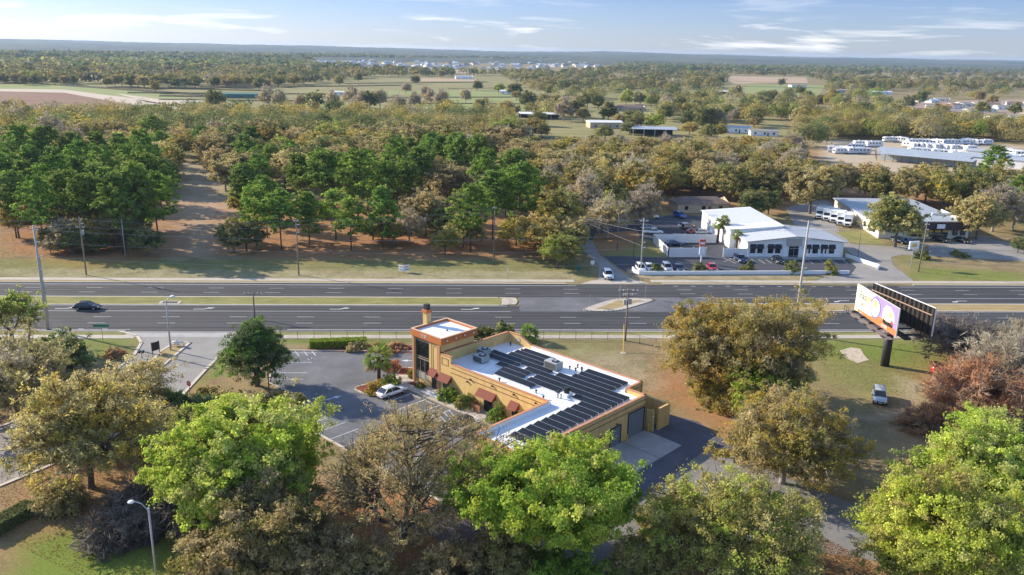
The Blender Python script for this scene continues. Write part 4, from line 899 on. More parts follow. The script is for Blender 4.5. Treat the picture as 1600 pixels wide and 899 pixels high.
# far subdivision: small pale houses in streets
hk = {}
for i in range(150):
    t_ = rnd.random(); px = 500+t_*440; py = rnd.uniform(97+t_*2, 105+7*math.sin(t_*3.1)); p = G(px, py)
    km = rnd.choice([0, 1, 2, 2]); rm = (M_GSHING, M_SHING, M_GROOF)[km]
    if km not in hk:
        b = empty('house', p, 0, 'tiny pale house in the distant subdivision under the horizon', 'house', 'distant subdivision houses'); hk[km] = b
        MB().box(-9,9,-7,7,0,4.6).build('wall', M_CREAM, b); MB().add([(-9.6,-7.6,4.5),(9.6,-7.6,4.5),(9.6,7.6,4.5),(-9.6,7.6,4.5),(-4,0,8),(4,0,8)], [(0,1,5,4),(2,3,4,5),(0,4,3),(1,2,5)]).build('roof', rm, b)
    else: copy_thing(hk[km], p, rnd.uniform(0, 3.1), rnd.uniform(.9, 1.35))
# storage canopies
a0 = G(1352, 243, 0); a1 = G(1492, 256, 0); dr = (a1-a0).xy; Lc = dr.length; an = math.atan2(dr.y, dr.x)
for i, nm in enumerate(('rear','middle','front')):
    c = a0+Vector((5+i*-5, -i*11, 0)); b = empty('storage_canopy', c, an, nm+' long grey storage canopy beside the parked motorhomes', 'canopy', 'storage canopies')
    MB().add([(0,0,3.6),(Lc,0,3.6),(Lc,7,4.1),(0,7,4.1),(0,0,3.5),(Lc,0,3.5),(Lc,7,4.0),(0,7,4.0)], [(0,1,2,3),(7,6,5,4),(0,4,5,1),(2,6,7,3)]).build('roof', M_GROOF, b)
    for k in range(12):
        MB().box(k*Lc/11-.1,k*Lc/11+.1,.1,.3,0,3.55).build('post', M_DARK, b)
    MB().box(0,Lc,6.6,6.7,0,3.9).build('rear_wall', M_GROOF, b)
for px, py, w_, d, lab in ((1575,262,40,14,'long white roofed storage shed at the right edge above the bare trees'),(1545,250,16,8,'small dark roofed shed between the parked trailers')):
    px_b(lab, px, py, w_, d, 4, an, M_WHVIN, M_GROOF, kind='low', name='storage_shed', cat='shed', wins=0, open_=(px == 1296))

# ================================================================ billboard
bb = empty('billboard', (68.3, 123.0, 0), 0, 'large two faced billboard on a single dark steel column beside the highway', 'billboard')
MB().tube([(0,0,0),(0,0,7.2)], .68, 20).build('column', mat('column_steel', (.05,.05,.055), .6, .3), bb, True)
X1b, Y1b, X2b, Y2b = -2.3, 8.4, -2.0, -5.9   # front face ends (far, near)
def face(n0, n1, z0, z1, th, name, m, parent): 
    return MB().seg(n0, n1, th, z0, z1).build(name, m, parent)
F0, F1 = (-2.05, 8.3), (-2.15, -5.9)
M_PALE = mat('ad_pale_yellow', (.82,.80,.55), .6, var=.03)
ad = face(F0, F1, 7.0, 11.5, .18, 'ad_panel', M_PALE, bb)
def adp(name, pts, m, off):
    """flat printed shape on the ad face: s runs from the far to the near end (0..14.2), h above the lower edge"""
    M2 = []
    for s_, h_ in pts: t_ = s_/14.2; M2.append((F0[0]+(F1[0]-F0[0])*t_-.09-off, F0[1]+(F1[1]-F0[1])*t_, 7.0+h_))
    MB().add(M2, [tuple(range(len(M2)))]).build(name, m, ad)
def circ(cx, cy, r, n=28, sy=1): return [(cx+r*math.cos(2*math.pi*k/n), cy+r*sy*math.sin(2*math.pi*k/n)) for k in range(n)]
M_PUR = mat('ad_purple', (.30,.22,.45), .6, var=.05); M_ADO = mat('ad_orange', (.72,.17,.05), .6); M_ADT = mat('ad_tan', (.62,.45,.16), .6, var=.4, scale=1.5)
adp('ad_purple_ground', [(8.0,.0),(14.15,.0),(14.15,4.48),(6.6,4.48),(5.9,3.6),(5.7,2.2),(6.4,.8)], M_PUR, .006)
adp('ad_orange_band', [(1.2,.02),(14.1,.02),(14.1,.95),(11,1.35),(8.3,1.5),(5.6,.55),(1.2,.5)], M_ADO, .012)
adp('ad_ring', circ(6.9,2.4,1.75), mat('ad_violet_ring', (.16,.12,.34), .6), .018); adp('ad_disc', circ(6.9,2.4,1.5), mat('ad_lilac', (.58,.55,.66), .6), .024)
adp('ad_picture', circ(6.9,3.0,.62, 12), M_ADT, .03); adp('ad_picture', circ(7.0,1.7,.75, 14), mat('ad_cream', (.78,.74,.5), .6, var=.2, scale=2), .03)
adp('ad_picture', [(9.4,1.6),(10.2,1.2),(12.6,1.3),(13.3,2.0),(12.9,3.2),(11.6,3.9),(10.3,3.9),(9.5,3.0)], mat('ad_cream', (0,0,0)), .03)
adp('ad_picture', [(9.7,1.0),(10.4,.8),(12.9,.9),(12.9,1.35),(12.2,1.6),(11.0,1.4),(9.9,1.6)], M_BLACK, .036)
adp('ad_picture', circ(11.9,2.7,.5,12), M_ADT, .036); adp('ad_picture', circ(12.6,1.7,.35,10), mat('ad_red', (.6,.05,.04), .6), .04)
def adtext(body, s_, h_, size, m):
    tx = bpy.data.curves.new('t', 'FONT'); tx.body = body; tx.size = size; tx.extrude = .006; tb = bpy.data.objects.new('t', tx); C.objects.link(tb)
    me = bpy.data.meshes.new_from_object(tb.evaluated_get(bpy.context.evaluated_depsgraph_get())); bpy.data.objects.remove(tb)
    o = bpy.data.objects.new('ad_lettering', me); link(o, ad); me.materials.clear(); me.materials.append(m)
    t_ = s_/14.2; o.location = (F0[0]+(F1[0]-F0[0])*t_-.13, F0[1]+(F1[1]-F0[1])*t_, 7.0+h_); o.rotation_euler = (math.pi/2, 0, -math.pi/2)
adtext('Fast', 1.3, 2.5, 1.7, mat('ad_dark_ink', (.03,.05,.06), .6)); adtext('M', 4.3, 2.5, 1.5, mat('ad_gold', (.75,.40,.05), .6))
adtext('care', 1.5, 1.4, 1.1, mat('ad_pink', (.70,.18,.22), .6)); adtext('smile', 9.6, .25, .85, M_WHITE); adtext('open', 2.0, .08, .4, M_WHITE)
# second face seen from behind
B0, B1 = (1.0, 8.6), (3.6, -5.6)
bk = face(B0, B1, 7.0, 11.5, .12, 'rear_panel', mat('panel_back', (.02,.018,.018), .85, var=.3), bb)
fr = MB(); d_ = Vector((B1[0]-B0[0], B1[1]-B0[1])); n_ = Vector((d_.y, -d_.x)).normalized()
for k in range(15):
    c = Vector(B0)+d_*(k/14); q = c+n_*-.0; fr.box(q.x-.32,q.x-.16,q.y-.06,q.y+.06,6.8,11.5)
fr.build('upright', mat('dark_rust_steel', (.05,.03,.022), .85), bk)
fr = MB()
for z in (10.3,): fr.seg(Vector(B0)-Vector((.4,0)), Vector(B1)-Vector((.4,0)), .14, z, z+.14)
fr.build('stringer', mat('pale_rust', (.38,.25,.17), .8), bk)
fr = MB(); fr.seg(B0, B1, .2, 11.5, 11.58); fr.box(B1[0]-.1,B1[0]+.1,B1[1]-.1,B1[1]+.02,7,11.5); fr.build('edge_trim', M_WHVIN, bk)
m = MB(); m.seg((F0[0]-1.0,F0[1]+.6),(F1[0]-1.0,F1[1]-.2),1.2,6.55,6.65); cw = m.build('catwalk', mat('grey_grating', (.16,.14,.13), .8), bb)
m = MB(); m.seg((F0[0]-1.55,F0[1]+.6),(F0[0]-1.55,F0[1]-1.0),.05,7.5,7.56); 
for y in (.6,-.2,-1.0): m.box(F0[0]-1.58,F0[0]-1.52,F0[1]+y-.03,F0[1]+y+.03,6.65,7.55)
m.build('handrail', M_DARK, cw)
m = MB(); 
for y in (-4.5,-1.5,1.5,4.5,7.5): m.box(-2.9,2.6,y-.12,y+.12,6.7,6.98)
m.box(-.5,.5,-5.5,8.2,6.3,6.7); m.build('support_beam', M_DARK, bb)
for y in (-5,-2,1,4,7): MB().box(F0[0]-2.0,F0[0]-1.7,y-.3,y+.3,6.7,6.85).build('spot_light', M_DARK, cw)

# ================================================================ poles, lamps, signs
def pole(name, label, base, top_z, r0=.16, r1=.11, m=M_WOODP, arms=(), cat='utility pole', xf=None, lean=(0, 0), ins=()):
    r = empty(name, base, 0, label, cat)
    MB().tube([(0,0,0),(lean[0]*.5,lean[1]*.5,top_z*.5),(lean[0],lean[1],top_z)], [r0,(r0+r1)/2,r1], 10).build('shaft', m, r, True)
    for z, L, ax in arms:
        t_ = z/top_z; a = MB(); cx, cy = lean[0]*t_, lean[1]*t_
        if ax == 'x': a.box(cx-L/2,cx+L/2,cy-.06-r1,cy+.06-r1,z-.07,z+.07)
        else: a.box(cx+r1-.06,cx+r1+.06,cy-L/2,cy+L/2,z-.07,z+.07)
        ao = a.build('crossarm', M_WOODP if m is M_WOODP else M_STEEL, r)
        i_ = MB()
        for k in (-.95,-.5,.5,.95):
            ox, oy = (L/2*k, -r1) if ax == 'x' else (r1, L/2*k); i_.tube([(cx+ox,cy+oy,z+.07),(cx+ox,cy+oy,z+.33)], .07, 6)
        i_.build('insulator', M_WHVIN, ao)
    for z in ins: MB().tube([(lean[0]*z/top_z+r1,-.05,z),(lean[0]*z/top_z+r1+.55,-.05,z+.1)], .09, 6).build('insulator', M_WHVIN, r)
    if xf:
        for k, (dx, z) in enumerate(xf): MB().tube([(dx,-.05,z),(dx,-.05,z+.95)], .27, 12).build('transformer', mat('transformer_grey', (.36,.38,.39), .6), r)
    return r
P1 = pole('utility_pole', 'tall round concrete utility pole at the near left kerb, tallest on the left', G(75,515), 18.4, .27, .15, M_CPOLE, ins=(17.6,15.5,13.0,10.8))
MB().tube([(.42,0,2),(.30,0,13.2)], .06, 6).build('conduit', M_STEEL, P1)
P10 = pole('utility_pole', 'tall concrete utility pole left of the billboard at the near kerb', G(1241,522), 20.7, .27, .15, M_CPOLE, ins=(19.8,17.4,14.6,12.2), lean=(.25,0))
P2 = pole('utility_pole', 'wooden pole with transformer at the far verge before the left pines', G(135,430), 12.6, .17, .12, arms=((10.4,1.8,'x'),), xf=((.4,8.9),), ins=(12.2,11.2))
P3 = pole('utility_pole', 'pale thin pole among the tree trunks left of the clearing', G(196,401), 9.5, .12, .09, M_CPOLE)
P4 = pole('utility_pole', 'wooden pole with pale fittings before the centre pines', G(467,430), 12.4, .17, .12, arms=((11.9,.9,'x'),), ins=(11.2,9.5))
P5 = pole('utility_pole', 'bare wooden pole under the bright green pines right of centre', G(772,403), 12.6, .15, .11, arms=((12.0,.9,'x'),))
P6 = pole('utility_pole', 'concrete pole with guy wires beside the white car row', G(1001,426), 12.6, .17, .12, M_CPOLE, arms=((11.9,1.9,'x'),), ins=(7.0,5.8))
P7 = pole('utility_pole', 'slim wooden pole on the small lawn left of the panel fence', G(964,392), 9.6, .12, .1)
P8 = pole('utility_pole', 'thin dark pole between the lawn and the panel fence corner', G(990,402), 7.5, .07, .05, M_DARK)
P9 = pole('utility_pole', 'wooden pole with crossarm and two transformers behind the chain link fence', G(977,533), 9.4, .16, .12, arms=((9.0,3.3,'x'),(8.2,1.6,'x')), xf=((-.5,6.6),(.45,6.7)))
P9b = pole('utility_pole', 'dark crossarm pole rising behind the dark green tree at the car park', G(398,498), 5.0, .16, .12, arms=((4.7,3.2,'x'),))
P11 = pole('utility_pole', 'wooden pole on the grass right of the restaurant sign', G(1435,425), 12.0, .15, .11, arms=((11.2,1.0,'x'),), ins=(10,8.6), lean=(.3,0))
P13 = pole('light_pole', 'thin dark pole at the right edge of the metal building lot', G(1340,404), 6.6, .07, .05, M_DARK, cat='light pole')
def wires(name, a, b, sag, n, lab, r=.022):
    a = Vector(a); b = Vector(b); L = (b-a).length; t_ = MB(); pts = []
    for k in range(n+1):
        f = k/n; p = a.lerp(b, f); p.z -= sag*4*f*(1-f); pts.append(p-a)
    o = t_.tube(pts, r, 4, False) and t_.build('power_line', mat('wire_grey', (.30,.30,.31), .5, .4)); o.location = a
    tag(o, lab, 'power line', 'overhead lines'); return o
p1 = P1.location; p10 = P10.location
for z1, z2, nm in ((17.6,19.8,'top'),(15.5,17.4,'upper middle'),(13.0,14.6,'lower middle')):
    wires('w', (p1.x+.5,p1.y,z1), (p10.x+.3,p10.y,z2), 2.2, 26, nm+' wire between the two tall concrete poles')
    wires('w', (p1.x+.5,p1.y,z1), (p1.x-90,p1.y,z1), 1.5, 12, nm+' wire running left from the tall concrete pole')
    wires('w', (p10.x+.3,p10.y,z2), (p10.x+110,p10.y,z2), 2, 14, nm+' wire running right from the tall pole by the billboard')
ch_ = [(P2.location,12.2,10.6),(P4.location,12.2,11.2),(P5.location,12.2,11.2),(P6.location,12.2,11.2),(P11.location,11.6,10.4)]
nm5 = ['the transformer pole and the centre pole','the centre pole and the pine pole','the pine pole and the guyed pole','the guyed pole and the restaurant pole']
for i in range(4):
    for k, q in ((1,'upper'),(2,'lower')): wires('w', (ch_[i][0].x,ch_[i][0].y,ch_[i][k]), (ch_[i+1][0].x,ch_[i+1][0].y,ch_[i+1][k]), 1.0, 14, q+' wire between '+nm5[i])
for z in (12.2,11.2,10.5): wires('w', (P2.location.x,P2.location.y,z), (P2.location.x-80,P2.location.y,z), 1, 10, 'wire leaving the frame left of the transformer pole')
g6 = P6.location
for dx in (-13, -14.5): wires('w', (g6.x,g6.y,6.2 if dx > -14 else 9.6), (g6.x+dx,g6.y+20,9.0 if dx > -14 else 9.5), .3, 6, 'slanting guy line left of the guyed concrete pole')
# yellow guy guard and anchor under the near pole
r = empty('guy_guard', G(974,552), 0, 'yellow guy wire guard standing on a pale pad below the crossarm pole', 'guy wire')
MB().tube([(0,0,.05),(.25,1.6,1.9),(.5,3.2,4.0)], .07, 6).build('guard', M_YEL, r); MB().tube([(0,0,0),(0,0,.07)], .5, 10).build('pad', M_CONC, r)
# street lamps
def lamp(label, base, h, head, hz=.12, m=M_CPOLE, r0=.15, hs=1.0):
    r = empty('street_lamp', base, 0, label, 'street lamp')
    MB().tube([(0,0,0),(0,0,h)], [r0,.09], 10).build('pole', m, r, True)
    a = MB().tube([(0,0,h-.3),(head[0]*.5,head[1]*.5,h+.35),(head[0],head[1],h+.5)], .05, 6).build('arm', M_STEEL, r)
    c = (head[0], head[1], h+.45); MB().ball((c[0]+head[0]*.25,c[1]+head[1]*.25,c[2]-.05), (.42*hs,.42*hs,.2*hs), 12, 6).build('lamp_head', M_WHVIN, r, True)
    return r
lamp('tall street lamp on the entrance island beside the highway', G(267,548), 8.6, (.7,.5))
lb = G(262,1000); lamp('leaning street lamp at the bottom left with a hooked lamp head', G(246,918), 8.2, (-1.3,.3), r0=.085, hs=.7)
# signs
def post_sign(name, label, base, z0, z1, w_, m, rz=0, post=M_STEEL, cat='sign', pr=.05, th=.06):
    r = empty(name, base, rz, label, cat); MB().tube([(0,0,0),(0,0,z1)], pr, 8).build('post', post, r)
    MB().box(-w_/2,w_/2,-pr-th,-pr-.002,z0,z1).build('sign_panel', m, r, bevel=.01); return r
r = empty('stop_sign', G(298,628), -.5, 'red octagonal stop sign beside the entrance road', 'stop sign')
MB().tube([(0,0,0),(0,0,3.0)], .04, 8).build('post', mat('green_post', (.05,.2,.08), .6), r)
oc = [(.42*math.cos(math.pi/8+k*math.pi/4), .42*math.sin(math.pi/8+k*math.pi/4)) for k in range(8)]
def plate(pts, y0, y1, cz):
    n = len(pts); return MB().add([(a, y0, cz+b_) for a, b_ in pts]+[(a, y1, cz+b_) for a, b_ in pts], [tuple(range(n)), tuple(range(2*n-1, n-1, -1))]+[(i, n+i, n+(i+1) % n, (i+1) % n) for i in range(n)])
so_ = plate(oc, -.07, -.05, 2.75).build('sign_panel', mat('stop_red', (.5,.02,.02), .5), r)
def letters(body, size, parent, loc, m, rot=(math.pi/2, 0, 0), name='lettering', ext=.004):
    tx = bpy.data.curves.new('t', 'FONT'); tx.body = body; tx.size = size; tx.extrude = ext; tx.align_x = 'CENTER'; tb = bpy.data.objects.new('t', tx); C.objects.link(tb)
    me = bpy.data.meshes.new_from_object(tb.evaluated_get(bpy.context.evaluated_depsgraph_get())); bpy.data.objects.remove(tb)
    o = bpy.data.objects.new(name, me); link(o, parent); me.materials.clear(); me.materials.append(m); o.location = loc; o.rotation_euler = rot; return o
letters('STOP', .27, so_, (0,-.08,2.66), M_WHITE)
post_sign('street_sign', 'green street name sign on a post at the near left kerb', G(161,533), 2.5, 2.95, 2.6, mat('sign_green', (.02,.22,.14), .5), 0)
post_sign('road_sign', 'square white road sign on a post left of the side road', G(925,426), 1.9, 2.8, .9, M_WHVIN, .1)
post_sign('marker_post', 'thin pale marker post on the far verge right of centre', G(793,436), 1.6, 2.6, .16, M_WHVIN)
post_sign('road_sign', 'small road sign standing on the crossing island left tip', G(921,480), 1.6, 2.5, .5, M_STEEL, 1.4)
post_sign('road_sign', 'thin road sign at the rear edge of the crossing island', G(968,467), 1.8, 2.7, .4, M_STEEL, 1.4)
post_sign('road_sign', 'thin road sign near the right tip of the crossing island', G(1008,467), 1.8, 2.7, .4, M_STEEL, 1.4)
r = empty('banner_sign', G(631,427), 0, 'white V shaped banner sign on the far verge in front of the pines', 'banner')
for s in (-1, 1):
    q = MB().seg((0,0),(s*1.25,.9),.05,.35,1.75).build('banner', M_WHITE, r)
    w_ = MB(); w_.seg((s*.25,.11),(s*1.05,.68),.09,1.35,1.5); w_.build('red_lettering', mat('faded_red', (.5,.2,.2), .7), q); w_ = MB(); w_.seg((s*.25,.11),(s*1.0,.65),.09,.6,.85); w_.build('blue_lettering', mat('faded_blue', (.3,.36,.45), .7), q)
    MB().tube([(s*1.25,.9,0),(s*1.25,.9,1.8)], .04, 6).build('stake', M_STEEL, r)
MB().tube([(0,0,0),(0,0,1.8)], .04, 6).build('stake', M_STEEL, r)
# pylon sign of the white building
r = empty('pylon_sign', G(1095,412), 0, 'tall pylon sign with red top panel and white lower panel before the panel fence', 'sign')
for x in (-.0,): MB().box(x-.12,x+.12,-.12,.12,0,5.2).build('post', M_WHITE, r)
q = MB().box(-.75,.75,-.16,.16,4.2,5.9).build('sign_panel', mat('sign_red', (.55,.10,.06), .5), r); MB().box(-.55,.55,-.18,-.161,4.75,5.3).build('white_strip', M_WHITE, q)
MB().box(-.6,.6,-.15,.15,2.2,4.1).build('message_panel', M_WHITE, r)
r = empty('restaurant_sign', G(1423,418), .25, 'white rectangular sign with gold emblem on a thin pole before the restaurant', 'sign')
MB().tube([(0,0,0),(0,0,6.0)], .11, 8).build('post', M_STEEL, r); q = MB().box(-1.4,1.4,-.18,.18,4.5,6.4).build('sign_panel', M_WHITE, r, bevel=.05)
MB().add([(.8*math.cos(k*.4488), -.19, 5.45+.5*math.sin(k*.4488)) for k in range(14)], [tuple(range(14))]).build('emblem', mat('gold_emblem', (.7,.45,.10), .6), q)
# entrance furniture
r = empty('entrance_board', G(244,553), .9, 'small black notice board standing at the left edge of the entrance island', 'sign')
MB().box(-.7,.7,-.05,.05,.6,2.0).build('board', M_BLACK, r); 
for x in (-.6,.6): MB().box(x-.05,x+.05,-.04,.04,0,2.1).build('post', M_BLACK, r)
r = empty('backflow_valve', G(277,542), 0, 'white pipe assembly lying on the entrance island behind the lamp', 'pipe')
MB().tube([(-.9,0,0),(-.9,0,.7),(-.3,0,.9),(.6,0,.9),(1.1,0,.7),(1.1,0,0)], .16, 8).build('pipe', M_WHITE, r); MB().tube([(0,0,.9),(0,0,1.4)], .1, 8).build('valve_stem', M_WHITE, r)
MB().box(-.4,.5,-.2,.3,.3,.85).build('valve_body', M_WHVIN, r, bevel=.06)
r = empty('mailbox_pair', G(222,561), .2, 'pair of dark mailboxes on a post at the island tip', 'mailbox')
for x in (-.25,.25): MB().box(x-.18,x+.18,-.3,.3,1.0,1.4).build('box', M_BLACK, r, bevel=.08)
MB().box(-.06,.06,-.06,.06,0,1.0).build('post', M_WOODP, r)
r = empty('utility_cabinet', G(903,423), 0, 'small green utility cabinet left of the side road mouth', 'cabinet'); MB().box(-.5,.5,-.3,.3,0,1.1).build('cabinet', mat('cabinet_green', (.04,.14,.09), .6), r, bevel=.04); MB().box(-.55,.55,-.35,.35,-.05,.06).build('plinth', M_CONC, r)
r = empty('drain_inlet', G(266,474), 0, 'concrete storm drain inlet set into the left median', 'drain'); MB().box(-2.0,2.0,-.9,.9,.10,.19).build('slab', M_CONC, r); MB().box(-1.4,1.4,-.5,.5,.192,.21).build('grate', M_DARK, r)
# red round tank machine at the bushes, right
for i, (px, py, rr, lab) in enumerate(((1463,588,1.0,'larger glossy red round fuel tank on wheels at the edge of the bare bushes'),(1478,602,.75,'smaller red round tank beside the bare reddish tree'))):
    r = empty('red_tank', G(px, py), .5, lab, 'tank'); MB().ball((0,0,rr+.15), (rr*1.15,rr,rr), 16, 10).build('tank_body', Pr, r, True)
    MB().tube([(0,0,rr*2.05),(0,0,rr*2.35)], .2, 8).build('cap', M_DARK, r); MB().box(-rr,rr,-.5,.5,0,.2).build('skid', M_DARK, r); wheel(r, -rr*.9, -.8, .4); wheel(r, rr*.9, -.8, .4)
wm_ = MB().sheet([(q.x, q.y, .03) for q in GL([(1312,548),(1330,543),(1345,546),(1350,555),(1358,563),(1340,568),(1322,560)])]).build('dirt_patch', M_TRACK); wm_['kind'] = 'structure'
r = post_sign('car_park_lamp', 'dark brown light post rising from the planting bed left of the car park', G(421,618), 5.4, 5.9, .5, M_DARK, 0, mat('brown_post', (.14,.06,.04), .7), 'light post', .1)
# chain link fence
def chain_fence(pts, h, label):
    base = Vector((*pts[0][:2], 0)); r = empty('chain_link_fence', base, 0, label, 'fence'); wm = MB(); rl = MB()
    for p, q in zip(pts, pts[1:]):
        p = Vector(p[:2])-base.xy; q = Vector(q[:2])-base.xy; L = (q-p).length; n = max(1, round(L/2.9)); d = (q-p)/L
        for k in range(n+1): c = p+d*(L*k/n); MB().tube([(c.x,c.y,0),(c.x,c.y,h+.05)], .035, 6).build('post', M_DARK, r)
        rl.tube([(p.x,p.y,h),(q.x,q.y,h)], .025, 5)
        s = 0
        while s < L-.01:
            a = p+d*s; b_ = p+d*min(L, s+h); wm.tube([(a.x,a.y,.05),(b_.x,b_.y,min(h,.05+(min(L,s+h)-s)))], .006, 3, False); wm.tube([(a.x,a.y,h),(b_.x,b_.y,h-(min(L,s+h)-s)+.02)], .006, 3, False); s += .22
    rl.build('top_rail', M_DARK, r); wm.build('wire_mesh', M_DARK, r); return r
chain_fence([(-31,135.8),(-6,136.0)], 1.5, 'black chain link fence between the car park hedge and the sidewalk')
chain_fence([(5.5,136.0),(27.8,135.5),(32.6,131.6)], 1.5, 'black chain link fence along the sidewalk behind the yellow building')

# ================================================================ vegetation
def rnrm(v): return v/np.maximum(np.linalg.norm(v, axis=-1, keepdims=True), 1e-9)
def leaf_arrays(rs, pos, nrm, size, col, aspect=1.0, axis=None):
    """one small four sided leaf tuft per point, facing nrm"""
    n = len(pos); nrm = rnrm(nrm); a = rs.normal(size=(n, 3)) if axis is None else axis + rs.normal(size=(n, 3))*.35
    t = rnrm(np.cross(nrm, a)); b = np.cross(nrm, t)
    if axis is not None: t, b = b, t
    s = (size*rs.uniform(.6, 1.35, n))[:, None]; L = s*aspect
    bend = nrm*s*.22
    v = np.stack([pos-t*L, pos-b*s*.62+bend*rs.uniform(-1, 1, (n, 1)), pos+t*L*rs.uniform(.7, 1.2, (n, 1)), pos+b*s*.62+bend*rs.uniform(-1, 1, (n, 1))], 1).reshape(-1, 3)
    c = np.repeat(np.concatenate([col, np.ones((n, 1))], 1), 4, 0)
    q = np.arange(4*n).reshape(-1, 4)
    return v, q, c
def crown_mesh(name, v, q, c):
    me = raw_mesh(bpy.data.meshes.new(name), v.astype(np.float32), q.astype(np.int32), c.astype(np.float32)); me.materials.append(M_FOL); return me
def lobes(rs, d):
    k = rs.normal(size=(5, 3))*2.2; ph = rs.uniform(0, 6.3, 5); f = 0
    for i in range(5): f = f+np.sin(d@k[i]+ph[i])
    return 1+.13*f
# palette entries are leaf base colours
PAL = {'bright': [(.44,.50,.08),(.51,.54,.11),(.36,.43,.06),(.52,.52,.16)], 'green': [(.30,.42,.06),(.37,.47,.08),(.24,.35,.05)], 'ygreen': [(.38,.43,.10),(.44,.46,.13),(.43,.38,.14)],
       'olive': [(.36,.33,.13),(.43,.39,.17),(.28,.27,.10),(.47,.41,.21)], 'gold': [(.50,.39,.12),(.55,.43,.13),(.42,.35,.12),(.40,.37,.15)], 'brown': [(.47,.39,.21),(.54,.45,.26),(.39,.33,.17),(.49,.43,.23)],
       'pine': [(.16,.24,.06),(.20,.28,.065),(.12,.18,.05),(.24,.31,.08)], 'pineb': [(.21,.32,.07),(.26,.37,.08),(.17,.26,.06)], 'dark': [(.14,.18,.07),(.17,.21,.08),(.22,.22,.09)],
       'grey': [(.47,.42,.34),(.55,.50,.41),(.39,.35,.28)], 'red': [(.54,.32,.19),(.58,.38,.24),(.47,.34,.23)], 'dgrey': [(.28,.24,.21),(.34,.30,.26),(.22,.19,.17)], 'moss': [(.42,.37,.21),(.50,.45,.28),(.34,.31,.16),(.47,.41,.20)]}
for k_, f_ in (('olive', (.90,.88,.74)), ('gold', (.90,.84,.66)), ('brown', (.90,.84,.70)), ('moss', (.92,.86,.72)), ('grey', (.90,.85,.76)), ('dgrey', (.9,.88,.86)), ('red', (.86,.78,.7)), ('ygreen', (.86,.86,.74)), ('pineb', (1.0,.98,.85)), ('pine', (1.08,1.04,.95))):
    PAL[k_] = [tuple(a*b for a, b in zip(c, f_)) for c in PAL[k_]]
